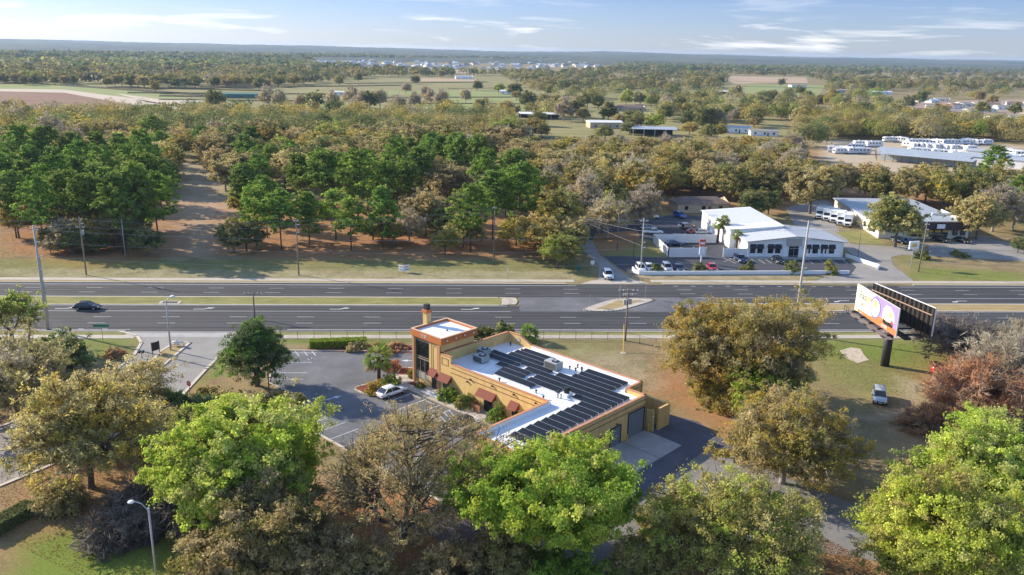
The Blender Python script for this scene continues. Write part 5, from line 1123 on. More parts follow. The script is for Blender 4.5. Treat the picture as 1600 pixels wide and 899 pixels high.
def gen_tree(seed, H, R, cb, pal, nclump, nleaf, leaf, clr, kind='round', aspect=1.0, majors=7, hf=.3, tr=.35, mix=None, mixp=0.0, twig=0, barkr=1.0, fill=.5):
    """returns (branch verts/faces, leaf arrays); crown = clumps of tufts carried by limbs"""
    rs = np.random.RandomState(seed); hf = H*hf
    if kind == 'pine':
        z = cb+(H-cb)*rs.beta(1.5, 1.0, nclump); f = (z-cb)/(H-cb); rm = R*np.clip(1.12*np.sin(np.pi*np.clip(.12+.80*f, 0, 1))**.7, .15, 1.1)
        th = rs.uniform(0, 6.283, nclump); rr = rm*rs.uniform(.15, 1, nclump)**.6; Cc = np.stack([rr*np.cos(th), rr*np.sin(th), z], 1); Cc[:, :2] *= lobes(rs, rnrm(Cc-[0, 0, (H+cb)/2]))[:, None]
        flat = np.array([1, 1, .45])
    elif kind == 'shrub':
        d = rnrm(rs.normal(size=(nclump, 3))); d[:, 2] = np.abs(d[:, 2]); r = rs.uniform(.5, 1, nclump)**.5; Cc = d*r[:, None]*np.array([R, R, H])*.92; Cc *= lobes(rs, d)[:, None]; flat = np.array([1, 1, .8])
    else:
        zc = cb+(H-cb)*.42; d = rnrm(rs.normal(size=(nclump*2, 3))); d = d[d[:, 2] > -.55][:nclump]; r = rs.uniform(fill*.55, 1, len(d))**.6
        Cc = d*(r*lobes(rs, d))[:, None]; Cc[:, :2] *= R*.90; Cc[:, 2] = zc+Cc[:, 2]*np.where(Cc[:, 2] > 0, (H-zc)*.92, (zc-cb)); flat = np.array([1, 1, .72])
        Cc[:, 2] = np.maximum(Cc[:, 2], .6)
    nclump = len(Cc); pal_ = np.array(PAL[pal]); ci = rs.randint(0, len(pal_), nclump); cc = pal_[ci]
    if mix: pm_ = np.array(PAL[mix]); sel = rs.rand(nclump) < mixp; cc[sel] = pm_[rs.randint(0, len(pm_), sel.sum())]
    cc = cc*rs.uniform(.86, 1.14, (nclump, 1))
    k = np.repeat(np.arange(nclump), nleaf); ns = 7; outw = rnrm(Cc-[0, 0, cb]); sub = rs.normal(size=(nclump, ns, 3))*.56+outw[:, None]*rs.uniform(-.9, .7, (nclump, ns, 1))
    si = rs.randint(0, ns, len(k)); off = (sub[k, si]+rs.normal(size=(len(k), 3))*.23)*flat; sc = clr*rs.uniform(.6, 1.35, nclump)*.95
    pos = Cc[k]+off*sc[k][:, None]; pos[:, 2] = np.maximum(pos[:, 2], .12)
    cen = np.array([0, 0, cb+(H-cb)*.35 if kind != 'shrub' else 0])
    nr = rnrm(off)*.35+rnrm(off-sub[k, si]*flat)*.35+rnrm(pos-cen)*.6+np.array([0, 0, .3])+rs.normal(size=off.shape)*(.6 if not twig else .95)
    col = cc[k]*rs.uniform(.72, 1.25, (len(k), 1)); 
    ax = None
    if aspect > 2: ax = rnrm(rnrm(off)+rnrm(pos-cen)*.8+np.array([0, 0, .25]))
    V, Q, K = leaf_arrays(rs, pos, nr, np.full(len(k), leaf), col, aspect, ax)
    # limbs
    mb = MB()
    if kind == 'shrub': hf = .1
    if kind == 'pine':
        lean = rs.normal(size=2)*.35; mb.tube([(0,0,0),(lean[0]*.4,lean[1]*.4,H*.4),(lean[0],lean[1],H*.94)], [tr, tr*.75, tr*.18], 7)
        for i in range(0, nclump, 1 if nclump < 60 else 2):
            c = Cc[i]; z0 = max(cb*.8, c[2]-.35*np.hypot(c[0], c[1])-.3); f = z0/H; mb.tube([(lean[0]*f,lean[1]*f,z0), tuple(c*[.55,.55,0]+[0,0,z0*.5+c[2]*.5]), tuple(c)], [tr*.22, tr*.14, .03], 4, False)
    else:
        M_ = rnrm(rs.normal(size=(majors, 3))*[1, 1, .25]+[0, 0, .75]); dirs = rnrm(Cc-[0, 0, hf]); own = np.argmax(dirs@M_.T, 1)
        if kind != 'shrub':
            mb.tube([(0,0,-.2),(0,0,.35),(rs.normal()*.12,rs.normal()*.12,hf*.6),(0,0,hf+.15)], [tr*1.5, tr*1.08, tr*.92, tr*.85], 9)
        for m_ in range(majors):
            idx = np.where(own == m_)[0]
            if not len(idx): continue
            end = Cc[idx].mean(0)*[.85,.85,1]; st = np.array([0, 0, hf*rs.uniform(.8, 1.0)]); midp = st*.5+end*.5+[end[0]*.12, end[1]*.12, -.06*H+rs.normal()*.2]; P_ = [st, st*.72+midp*.28, midp, midp*.4+end*.6, end]
            r0 = tr*.55*barkr; mb.tube([tuple(p) for p in P_], [r0, r0*.85, r0*.6, r0*.42, r0*.25], 6, False)
            for i in idx:
                c = Cc[i]; t_ = rs.uniform(.3, 1); a = midp*(1-t_)+end*t_; mp_ = a*.5+c*.5+rs.normal(size=3)*.25; mb.tube([tuple(a), tuple(mp_), tuple(c)], [r0*.30, r0*.18, .025], 4, False)
                for _ in range(twig):
                    o_ = rnrm(rnrm(c-cen)+rs.normal(size=3)*.7)*clr*rs.uniform(.8, 1.5); mb.tube([tuple(mp_*.4+c*.6), tuple(c+o_*.55), tuple(c+o_)], [.045, .03, .012], 3, False)
    return mb, (V, Q, K)
def make_tree(name, label, cat, loc, rz=0, bark=None, group=None, **k):
    if k['nclump'] >= 100 and k.get('aspect', 1) < 3: k['leaf'] *= .54; k['nleaf'] = int(k['nleaf']*2.0); k['nclump'] = int(k['nclump']*1.35); k['clr'] *= .95
    mb, L = gen_tree(**k); r = empty(name, loc, rz, label, cat, group)
    mb.build('stems' if k.get('kind') == 'shrub' else 'trunk', bark or M_BARK, r, True)
    o = bpy.data.objects.new('foliage' if k.get('kind') == 'shrub' else 'crown', crown_mesh('crown', *L)); link(o, r); return r
T_ = make_tree
# ---- foreground trees
T_('tree', 'large bright lime green tree at the bottom left of the car park', 'tree', G(378,822), seed=11, H=13.1, R=9.0, cb=2.6, pal='bright', nclump=300, nleaf=210, leaf=.27, clr=1.25, majors=9, mix='olive', mixp=.12)
T_('oak_tree', 'dark olive oak below and in front of the large lime green tree', 'tree', G(405,905), seed=12, H=8.2, R=6.8, cb=.8, pal='moss', nclump=160, nleaf=130, leaf=.23, clr=1.15, aspect=1.7, majors=8, mix='olive', mixp=.3, twig=1)
T_('tree', 'sparse tan budding tree with forked dark trunk at the bottom centre', 'tree', G(632,842), seed=13, H=13.6, R=8.8, cb=2.2, pal='brown', nclump=200, nleaf=60, leaf=.13, clr=1.25, aspect=2.8, majors=9, hf=.10, tr=.42, mix='brown', mixp=.4, twig=3, barkr=1.25, fill=1.0)
T_('tree', 'large vivid green tree covering the corner of the yellow building', 'tree', G(868,872), seed=14, H=13.1, R=9.6, cb=1.8, pal='green', nclump=300, nleaf=220, leaf=.26, clr=1.2, majors=9, mix='bright', mixp=.35)
T_('tree', 'yellow green bushy tree below the rear asphalt yard', 'tree', G(1140,900), seed=15, H=10.6, R=8.3, cb=.8, pal='ygreen', nclump=190, nleaf=130, leaf=.22, clr=1.15, majors=8, mix='olive', mixp=.4, twig=2)
T_('tree', 'broad lime green tree filling the bottom right corner', 'tree', G(1462,905), seed=16, H=10.8, R=10.6, cb=.8, pal='bright', nclump=330, nleaf=190, leaf=.23, clr=1.2, majors=9, mix='ygreen', mixp=.5, twig=1)
T_('tree', 'second lime green tree behind the bottom right one at the right edge', 'tree', G(1540,800), seed=17, H=10.5, R=9.5, cb=1.2, pal='bright', nclump=300, nleaf=170, leaf=.24, clr=1.2, majors=9, mix='ygreen', mixp=.4, twig=1)
T_('oak_tree', 'golden brown round oak above the dark lane, right of the rear yard', 'tree', G(1222,755), seed=18, H=10.8, R=8.6, cb=1.6, pal='gold', nclump=190, nleaf=110, leaf=.2, clr=1.15, aspect=1.8, majors=8, mix='brown', mixp=.5, twig=3, bark=M_GBARK)
T_('oak_tree', 'huge golden olive oak with bare top branches between building and billboard', 'tree', G(1172,632), seed=19, H=18.2, R=10.6, cb=.5, pal='gold', nclump=230, nleaf=120, leaf=.22, clr=1.35, aspect=1.6, majors=9, mix='moss', mixp=.5, twig=2, bark=M_GBARK)
T_('oak_tree', 'golden left half of the twin oaks beside the lawn', 'tree', G(1098,618), seed=20, H=16.2, R=7.6, cb=.3, pal='gold', nclump=140, nleaf=120, leaf=.22, clr=1.25, aspect=1.4, majors=7, mix='olive', mixp=.4, twig=1)
T_('tree', 'small fresh green tree under the right side of the huge oak', 'tree', G(1198,668), seed=21, H=8.2, R=5.6, cb=.8, pal='ygreen', nclump=130, nleaf=170, leaf=.22, clr=1.0, majors=6, mix='green', mixp=.4)
T_('oak_tree', 'wide brown oak with yellow green tips at the left edge', 'tree', G(143,762), seed=22, H=13.6, R=10.4, cb=3.0, pal='moss', nclump=230, nleaf=90, leaf=.2, clr=1.3, aspect=1.9, majors=9, mix='gold', mixp=.45, twig=3)
T_('tree', 'grey brown tree in the left edge behind the wide brown oak', 'tree', G(28,650), seed=23, H=12.5, R=8.2, cb=.8, pal='moss', nclump=170, nleaf=100, leaf=.2, clr=1.2, aspect=1.9, majors=8, mix='grey', mixp=.35, twig=3)
T_('tree', 'thin yellow green tree at the left edge by the highway', 'tree', G(22,545), seed=24, H=10.5, R=4.6, cb=3, pal='ygreen', nclump=60, nleaf=110, leaf=.2, clr=1.1, majors=6, twig=2)
T_('evergreen_tree', 'dark evergreen bush between the left oaks and the highway', 'tree', G(105,585), seed=25, H=6.0, R=4.2, cb=.5, pal='dark', nclump=90, nleaf=150, leaf=.22, clr=1.1, majors=6)
T_('evergreen_tree', 'upright dark green tree at the upper left corner of the car park', 'tree', G(402,603), seed=26, H=11.8, R=4.4, cb=1.0, pal='dark', nclump=150, nleaf=190, leaf=.22, clr=1.05, majors=7, mix='pineb', mixp=.35)
T_('evergreen_tree', 'dark palm like evergreen mass beside the wide brown oak', 'tree', G(282,690), seed=27, H=5.6, R=4.6, cb=.6, pal='dark', nclump=90, nleaf=150, leaf=.26, clr=1.1, aspect=2.6, majors=6)
T_('bare_shrub', 'bare grey arching shrub on the leaf litter left of the lime tree', 'shrub', G(235,815), seed=28, H=4.0, R=6.0, cb=.1, pal='dgrey', nclump=110, nleaf=90, leaf=.1, clr=1.3, aspect=6.0, kind='shrub', majors=8, twig=1)
T_('tree', 'dark olive tree between the wide brown oak and the lime tree', 'tree', G(215,690), seed=29, H=9.5, R=5.6, cb=1.2, pal='moss', nclump=120, nleaf=120, leaf=.2, clr=1.2, aspect=1.6, majors=7, twig=2)
T_('bare_tree', 'dark leafless tree behind the billboard', 'tree', G(1490,560), seed=30, H=7.5, R=6.0, cb=.6, pal='dgrey', nclump=120, nleaf=80, leaf=.09, clr=1.5, aspect=7, majors=8, hf=.15, twig=3, fill=.9)
T_('bare_tree', 'pale grey leafless tree at the right edge below the highway', 'tree', G(1580,640), seed=31, H=10, R=7.5, cb=.8, pal='grey', nclump=170, nleaf=90, leaf=.1, clr=1.5, aspect=6, majors=8, hf=.15, twig=3, fill=.9, bark=M_GBARK)
T_('bare_tree', 'reddish leafless tree standing by the red tanks', 'tree', G(1515,655), seed=32, H=8.5, R=6.0, cb=.8, pal='red', nclump=130, nleaf=80, leaf=.1, clr=1.4, aspect=6, majors=8, hf=.15, twig=3, fill=.9, bark=M_GBARK)
T_('bare_tree', 'grey brown bare thicket in the upper right beside the near carriageway', 'tree', G(1585,575), seed=33, H=7, R=7, cb=.4, pal='grey', nclump=130, nleaf=90, leaf=.1, clr=1.5, aspect=6, majors=8, hf=.1, twig=2, fill=.9)
T_('bare_shrub', 'low tan dead brush right of the silver suv', 'shrub', G(1465,672), seed=34, H=2.6, R=4.5, cb=.1, pal='red', nclump=70, nleaf=90, leaf=.1, clr=1.1, aspect=5, kind='shrub', majors=6, twig=1)
for i, (px, py, h_, r_, pal, lab) in enumerate(((550,925,4.2,4.2,'moss','olive brown brush at the bottom edge left of centre'),(705,925,4.6,4.6,'moss','tan leafy brush at the bottom edge under the sparse tree'),(790,915,4.2,3.6,'olive','tan brush between the sparse tree and the vivid green tree'),
    (350,870,3.4,4.0,'moss','low brown brush behind the bottom left street lamp'),(1010,905,3.2,3.6,'olive','olive brush between the two green trees at the bottom'),
    (1130,628,4.2,5.5,'gold','low golden brush around the trunks of the huge oak'),(1205,640,3.8,5.0,'moss','brown green brush at the right foot of the huge oak'),(870,925,3.2,4,'green','fresh green brush under the vivid green tree'),(95,790,2.6,2.6,'moss','brown shrub in front of the wide brown oak'),(1050,835,3.6,3.6,'olive','dark olive brush below the rear lane'),(480,880,4.2,3.6,'moss','tall brown brush right of the dark olive oak'))):
    T_('shrub', lab, 'shrub', G(px,py), seed=50+i, H=h_, R=r_, cb=.1, pal=pal, nclump=100, nleaf=100, leaf=.18, clr=.9, aspect=1.9, kind='shrub', majors=7, twig=1, mix='brown' if pal != 'green' else None, mixp=.25)
# clipped bushes, hedges, bed plants
for i, (u, v, r_, h_, lab) in enumerate(((-.3,-1.0,1.35,2.4,'clipped round green bush right of the two awnings'),(3.4,-1.0,1.35,2.3,'clipped egg shaped bush left of the wide rust awning'),(9.4,-1.0,1.5,2.2,'clipped round bush left of the small rust awning'),
      (-9.9,.9,.8,1.3,'small yellow green shrub at the left corner of the tower'),(-6.6,-.9,.7,.7,'low yellowish plant under the tower glass'),(13.8,-.9,.9,1.3,'small bush near the inner corner of the wing'))):
    T_('clipped_bush', lab, 'bush', UV(u, v, .1), seed=70+i, H=h_, R=r_, cb=.1, pal='green' if i in (0,2,5) else 'ygreen', nclump=120, nleaf=130, leaf=.075, clr=.2, kind='shrub', majors=5, mix='dark', mixp=.25)
for i, (px, py, r_, h_, pal, lab) in enumerate(((590,612,2.0,1.5,'gold','golden green shrubs on the palm island'),(612,604,1.6,1.6,'ygreen','taller green shrub at the right end of the palm island'),(614,578,.9,1.4,'red','orange red leafy shrub in the bed beside the tower'),(410,636,2.0,1.6,'moss','brown shrub at the foot of the brown light post'),(437,628,1.5,1.0,'gold','low golden plants on the left planting bed'),
      (355,640,4.0,2.6,'moss','bare looking brown shrub left of the planting bed'),(330,622,2.6,1.4,'olive','low olive shrub beside the stop sign'),(345,668,2.6,1.2,'green','dark green low hedge south of the car park link'),
      (550,548,.8,.8,'moss','small round brown bush right of the clipped hedge'),(566,544,.9,.9,'moss','second small round bush right of the clipped hedge'),(590,545,1.4,.6,'red','reddish low plants left in the roadside bed'),(620,545,1.6,.7,'red','reddish low plants in the roadside bed by the tower'),(605,553,.7,.6,'ygreen','small green plant in the roadside bed'),
      (760,527,1.5,1.9,'dark','dark cone shaped bush just behind the tower'),(790,525,1.7,2.1,'dark','yellow tipped bush behind the raised parapet'),(745,527,1.2,1.5,'dark','leftmost dark bush behind the tower'),
      (1167,424,1.5,2.6,'dark','round clipped tree in front of the low white wall, second from left'),(1235,426,1.8,3.0,'dark','largest round clipped tree before the metal building'),(1297,428,1.4,2.4,'ygreen','yellowish round clipped tree at the right end of the low white wall'),(1093,424,1.6,2.8,'dark','round clipped tree below the pylon sign'),(1024,426,1.0,2.2,'dark','slim dark shrub between the white sedan and silver suv'),
      (1440,404,1.8,2.6,'dark','round dark shrub on the grass behind the restaurant sign'),(180,557,2.2,1.2,'red','low reddish weeds on the grass left of the entrance'),(855,562,1.0,.6,'brown','small brown stump shrub on the lawn behind the building'),(1500,400,2.5,1.0,'olive','low weeds at the edge of the restaurant drive'))):
    T_('shrub', lab, 'bush', G(px,py,.05), seed=90+i, H=h_, R=r_, cb=.1, pal=pal, nclump=45, nleaf=110, leaf=.13, clr=.42, kind='shrub', majors=5, mix='ygreen' if pal == 'dark' else None, mixp=.25)
def hedge(label, pts, w_, h_, pal='green', seed=1):
    rs = np.random.RandomState(seed); base = Vector((*pts[0][:2], 0)); r = empty('hedge', base, 0, label, 'hedge'); core = MB(); Ps = []; Ns = []
    for p, q in zip(pts, pts[1:]):
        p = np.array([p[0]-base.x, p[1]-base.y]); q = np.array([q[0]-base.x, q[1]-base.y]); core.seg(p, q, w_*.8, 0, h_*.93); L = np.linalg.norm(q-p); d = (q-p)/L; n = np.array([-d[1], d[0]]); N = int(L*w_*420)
        s = rs.rand(N)*L; side = rs.randint(0, 3, N); a = rs.uniform(-.5, .5, N)*w_; z = rs.rand(N)*h_
        a = np.where(side == 1, -w_/2, np.where(side == 2, w_/2, a)); z = np.where(side == 0, h_, z)+rs.normal(size=N)*.05; Ps.append(np.concatenate([p+np.outer(s, d)+np.outer(a+rs.normal(size=N)*.05, n), z[:, None]], 1))
        nn = np.where((side == 0)[:, None], [0, 0, 1.], np.concatenate([np.outer(np.where(side == 1, -1, 1), n), np.zeros((N, 1))], 1)); Ns.append(nn+rs.normal(size=(N, 3))*.45)
    pos = np.concatenate(Ps); nr = np.concatenate(Ns); pl = np.array(PAL[pal]); col = pl[rs.randint(0, len(pl), len(pos))]*rs.uniform(.7, 1.2, (len(pos), 1))
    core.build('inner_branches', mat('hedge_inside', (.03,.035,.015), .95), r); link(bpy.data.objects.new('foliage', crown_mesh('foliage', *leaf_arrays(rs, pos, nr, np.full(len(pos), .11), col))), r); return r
hedge('long clipped boxy green hedge at the top of the car park', GL([(484,543),(573,540)]), 1.7, 1.25, 'green', 1)
hedge('dense clipped hedge strip at the bottom left edge', GL([(-30,845),(52,800)]), 1.8, 1.3, 'dark', 2)
# palms
def palm(label, loc, H, R, seed, nf=60, trunk=.22, dead=True):
    rs = np.random.RandomState(seed); r = empty('palm_tree', loc, 0, label, 'palm'); MB().tube([(0,0,0),(.05,0,H*.5),(0,.05,H)], [trunk*1.15,trunk,trunk*1.1], 10).build('trunk', M_PBARK, r, True)
    V = []; Q = []; K = []; n0 = 0
    for i in range(nf):
        th = rs.uniform(0, 6.283); el = rs.uniform(-.9, 1.35); L = R*rs.uniform(.8, 1.05); isd = dead and el < -.5
        d = np.array([math.cos(th)*math.cos(el), math.sin(th)*math.cos(el), math.sin(el)]); mid = np.array([0, 0, H])+d*L*.55; sag = np.array([0, 0, -.35*R*math.cos(el)])
        t = rnrm(np.cross(d, [0, 0, 1.])+1e-6); n = 16; base_c = np.array([.30,.20,.08]) if isd else np.array([(.20,.28,.06),(.26,.34,.08),(.36,.38,.12)][rs.randint(3)])
        for k in range(n):
            a = (k/(n-1)-.5)*2.5; dd = rnrm(d*math.cos(a)+t*math.sin(a)+np.array([0,0,-.25])); ll = L*.55*(1-.25*abs(a)); tip = mid+dd*ll+sag*.5; sd = rnrm(np.cross(dd, [rs.normal()*.4, rs.normal()*.4, 1.]))*.06
            V += [mid-sd*.4, mid*.45+tip*.55-sd, tip, mid*.45+tip*.55+sd]; K += [np.append(base_c*rs.uniform(.75, 1.2), 1)]*4; Q.append([n0, n0+1, n0+2, n0+3]); n0 += 4
    link(bpy.data.objects.new('crown', crown_mesh('crown', np.array(V), np.array(Q), np.array(K))), r); return r
palm('full round cabbage palm on the island in the car park', G(592,596), 3.9, 2.6, 1, 64, .26)
palm('left palm of the two beside the white metal building', G(1121,380), 5.2, 1.9, 2, 60, .3); palm('taller right palm of the two beside the white metal building', G(1129,380), 6.0, 1.8, 3, 60, .3)
palm('short thick palm at the left corner of the metal building front', G(1150,392), 4.2, 1.6, 4, 60, .32)
palm('bushy pale palm behind the yellow building near the sidewalk', G(826,534), 1.3, 2.2, 5, 90, .3, False)

# ---- prototypes for the woods, then copies
PROTO = {}
def proto(key, **k):
    bark = k.pop('bark', M_BARK); mb, L = gen_tree(**k); PROTO[key] = (mb.mesh('trunk', bark, True), crown_mesh('crown', *L), k['H'])
for i in range(3):
    proto(('pine', i), seed=200+i, H=20, R=4.6+i*.4, cb=8.5-i, pal=('pine','pine','pineb')[i], nclump=123, nleaf=133, leaf=0.259, clr=1.15, kind='pine', tr=.27, bark=M_PBARK, mix='pineb', mixp=.2)
    proto(('pineyoung', i), seed=210+i, H=13, R=3.6, cb=3, pal='pineb', nclump=91, nleaf=125, leaf=0.238, clr=1.0, kind='pine', tr=.2, bark=M_PBARK, mix='ygreen', mixp=.2)
    proto(('gold', i), seed=220+i, H=14, R=6.4, cb=2.2, pal='gold', nclump=137, nleaf=112, leaf=0.274, clr=1.3, mix='olive', mixp=.4, tr=.3, twig=0)
    proto(('brown', i), seed=230+i, H=14, R=6.2, cb=2.2, pal='brown', nclump=137, nleaf=105, leaf=0.245, clr=1.35, aspect=1.6, mix='moss', mixp=.4, tr=.3, twig=1)
    proto(('olive', i), seed=240+i, H=13.5, R=6.4, cb=1.6, pal='olive', nclump=143, nleaf=112, leaf=0.274, clr=1.3, mix='dark', mixp=.3, tr=.32)
    proto(('grey', i), seed=250+i, H=13, R=5.8, cb=2.0, pal='grey', nclump=95, nleaf=60, leaf=.16, clr=1.4, aspect=4.5, mix='brown', mixp=.25, tr=.3, twig=2, fill=.9, bark=M_GBARK)
    proto(('dark', i), seed=260+i, H=12, R=5.6, cb=1.0, pal='dark', nclump=137, nleaf=112, leaf=0.259, clr=1.2, mix='olive', mixp=.25, tr=.3)
    proto(('ygreen', i), seed=270+i, H=11, R=5.2, cb=1.6, pal='ygreen', nclump=112, nleaf=112, leaf=0.259, clr=1.2, mix='bright', mixp=.3, tr=.26)
KN = {'pine': ('pine_tree', 'tall green pine'), 'pineyoung': ('pine_tree', 'young bright green pine'), 'gold': ('oak_tree', 'golden leaved oak'), 'brown': ('deciduous_tree', 'tan brown tree'), 'olive': ('live_oak', 'olive green oak'),
      'grey': ('bare_tree', 'grey leafless tree'), 'dark': ('evergreen_tree', 'dark evergreen tree'), 'ygreen': ('tree', 'yellow green tree')}
placed = []; tcount = {}
def plant(kind, x, y, H, where, rnd_, individual=True, wid=1.0, label=None):
    me_t, me_c, h0 = PROTO[(kind, rnd_.randint(0, 2))]; s = H/h0; w_ = s*wid*rnd_.uniform(.9, 1.12); rz = rnd_.uniform(0, 6.28)
    nm, lb = KN[kind]; r = bpy.data.objects.new(nm, None); C.objects.link(r); r.location = (x, y, 0); r.rotation_euler = (0, 0, rz); r.scale = (w_, w_, s)
    r['label'] = label or (lb+' '+where); r['category'] = 'tree'; r['group'] = lb+'s '+where
    for nmc, me in (('trunk', me_t), ('crown', me_c)): o = bpy.data.objects.new(nmc, me); C.objects.link(o); o.parent = r
    placed.append((x, y)); return r
def part_of(x, y, x0, x1, y0, y1):
    return ('near', 'mid', 'far')[min(2, max(0, int((y-y0)/(y1-y0+1e-6)*3)))]+' '+('left end', 'left part', 'middle', 'right part', 'right end')[min(4, max(0, int((x-x0)/(x1-x0+1e-6)*5)))]
def gxy(px, py): p = G(px, py); return p.x, p.y
rt = random.Random(42)
# hand placed: (kind, base px, base py, height)
L1 = 'in the dense stand at far left'; L2 = 'in the open grove right of the clearing'; L3 = 'in the pine group left of the side road'
hand = [(L1, 'pine', [(5,352),(26,372),(47,345),(69,388),(91,360),(112,376),(132,350),(143,388),(161,362),(177,380),(193,398),(202,352),(220,385),(232,360),(248,378),(255,345),(17,325),(55,318),(93,322),(131,315),(167,322),(203,315),(236,322),(40,298),(79,292),(122,290),(158,292),(193,288),(227,296)]),
        (L2, 'pine', [(384,352),(402,384),(418,372),(440,390),(484,383),(525,375),(549,392),(598,388),(560,352),(510,345),(575,330),(540,322),(600,345),(632,340),(500,318),(620,312),(655,322),(470,340)]),
        (L3, 'pine', [(735,392),(770,375),(790,362),(815,352),(760,340),(800,330),(716,300),(745,305),(690,290),(812,372)])]
for wh, kd, lst in hand:
    ws_ = [gxy(*q) for q in lst]; bx = (min(q[0] for q in ws_), max(q[0] for q in ws_), min(q[1] for q in ws_), max(q[1] for q in ws_))
    for px, py in lst:
        x, y = gxy(px, py); front = py > 365; wh_ = wh+', '+part_of(x, y, *bx)
        plant('pineyoung' if (wh == L2 and front and rt.random() < .6) else kd, x, y, rt.uniform(16, 21) if not (wh == L2 and front) else rt.uniform(12.5, 16.5), wh_, rt, wid=.9)
extra = [('brown',665,368,13,'with grey brown haze of twigs in the centre of the grove'),('olive',690,372,9,'low under the tan oak in the grove'),('grey',640,380,9,'thin and leafless left of the tan oak in the grove'),('gold',845,402,11,'at the roadside left of the side road'),('ygreen',872,417,8.5,'bright and upright beside the side road mouth'),('brown',895,400,10,'overhanging the left edge of the side road'),
    ('grey',948,372,12,'with dark limbs right of the side road'),('grey',1000,355,12,'beside the dark lot right of the side road'),('ygreen',955,340,9,'behind the bare trees right of the side road'),('dark',230,400,7,'low under the pines left of the clearing'),('gold',30,372,9,'low at the left edge under the pines'),('dark',90,392,7,'low in the shade of the left pines'),('gold',150,360,10,'between the left pines'),
    ('olive',366,395,8.5,'at the right side of the clearing'),('dark',385,392,7.5,'low beside the first grove pines'),('gold',378,342,9,'at the back right of the clearing'),('pine',385,272,15,'beyond the clearing'),('dark',1178,342,9,'behind the metal building roof'),('dark',1200,335,8,'at the back right of the metal building'),
    ('brown',1265,334,16.5,'standing alone left of the box trucks'),('olive',1398,386,15.5,'in front of the restaurant'),('brown',1525,374,13.5,'with pale trunk at the right end of the restaurant'),('grey',1550,362,13.5,'leafless behind the restaurant drive'),('pine',1585,352,15,'at the far right edge above the drive'),('pine',1545,300,17,'thin and tall behind the restaurant'),('dark',1590,395,4.5,'low at the right edge of the restaurant drive'),('grey',80,398,4.5,'low thicket at the left edge of the verge')]
for kd, px, py, h_, wh in extra: x, y = gxy(px, py); plant(kd, x, y, h_, wh, rt, wid=1.15 if kd != 'pine' else 1)
for i in range(34):
    px = rt.uniform(0, 262) if i < 22 else rt.uniform(365, 860); py = rt.uniform(318, 398); x, y = gxy(px, py)
    plant(rt.choice(['dark','olive','brown','brown','gold','grey']), x, y, rt.uniform(5, 9.5), 'as undergrowth among the '+('left' if px < 300 else 'centre' if px < 620 else 'right')+' pines', rt, wid=1.25)
# zones: (world polygon from picture measures, kinds, height range, spacing, words)
def zone(pix, kinds, hr, sp, where, avoid=(), maxn=999, wid=1.0):
    poly = [tuple(p)[:2] for p in GL(pix)]; xs = [p[0] for p in poly]; ys = [p[1] for p in poly]; n = 0; k = 0; av = [[tuple(p)[:2] for p in GL(a)] for a in avoid]
    tries = int((max(xs)-min(xs))*(max(ys)-min(ys))/(sp*sp)*9)
    while k < tries and n < maxn:
        k += 1; x = rt.uniform(min(xs), max(xs)); y = rt.uniform(min(ys), max(ys)); X_ = np.array([x]); Y_ = np.array([y])
        if not in_poly(X_, Y_, poly)[0] or any(in_poly(X_, Y_, a)[0] for a in av): continue
        if any((x-a)**2+(y-b_)**2 < (sp*rt.uniform(.8, 1.2))**2 for a, b_ in placed): continue
        plant(rt.choice(kinds), x, y, rt.uniform(*hr), where+', '+part_of(x, y, min(xs), max(xs), min(ys), max(ys)), rt, wid=wid); n += 1
    return n
CLEAR = [(270,255),(330,252),(350,300),(345,405),(270,405)]
nz_ = {}
nz_['a'] = zone([(0,262),(270,258),(270,305),(0,312)], ['gold','brown','olive','brown','pine'], (11,15), 9.5, 'behind the left pine stand', wid=1.1)
nz_['b'] = zone([(330,262),(520,258),(680,262),(700,330),(640,300),(480,305),(350,300)], ['brown','gold','olive','pine','brown'], (11,15), 10, 'behind the open grove', wid=1.1)
nz_['c'] = zone([(820,280),(985,275),(1000,352),(930,345),(870,390),(835,400),(815,330)], ['brown','olive','gold','grey','gold'], (11,15), 9, 'left of the far parking lot', wid=1.05)
nz_['d'] = zone([(985,272),(1240,270),(1240,318),(1130,322),(1040,318),(1000,325)], ['brown','olive','gold','dark','grey'], (11,15), 9, 'behind the white metal building', wid=1.1, avoid=[[(1040,312),(1130,312),(1130,340),(1040,340)]])
nz_['e'] = zone([(1240,300),(1290,303),(1640,318),(1640,340),(1480,334),(1310,312),(1240,312)], ['gold','olive','dark','gold','brown'], (11,13.5), 8.5, 'between the restaurant and the storage yard', wid=1.1)
nz_['f'] = zone([(1540,325),(1680,330),(1680,368),(1560,362)], ['brown','dark','grey'], (8,12), 9, 'at the right edge behind the restaurant drive')
nz_['g'] = zone([(800,243),(1240,243),(1250,282),(1000,275),(800,280)], ['gold','brown','brown','olive','gold','grey'], (9,11.5), 10.5, 'in front of the pasture barns', wid=1.25)
nz_['g2'] = zone([(0,232),(800,228),(810,262),(0,258)], ['gold','brown','brown','olive','ygreen','grey','pine'], (11,15), 12.5, 'in the middle band of the brown woods', avoid=[CLEAR], wid=1.25)
nz_['h'] = zone([(1290,206),(1640,212),(1640,222),(1290,216)], ['gold','olive','brown','gold'], (10,13), 12, 'in the dark edged row behind the storage yard', wid=1.2)
print('zone trees', nz_, len(placed))

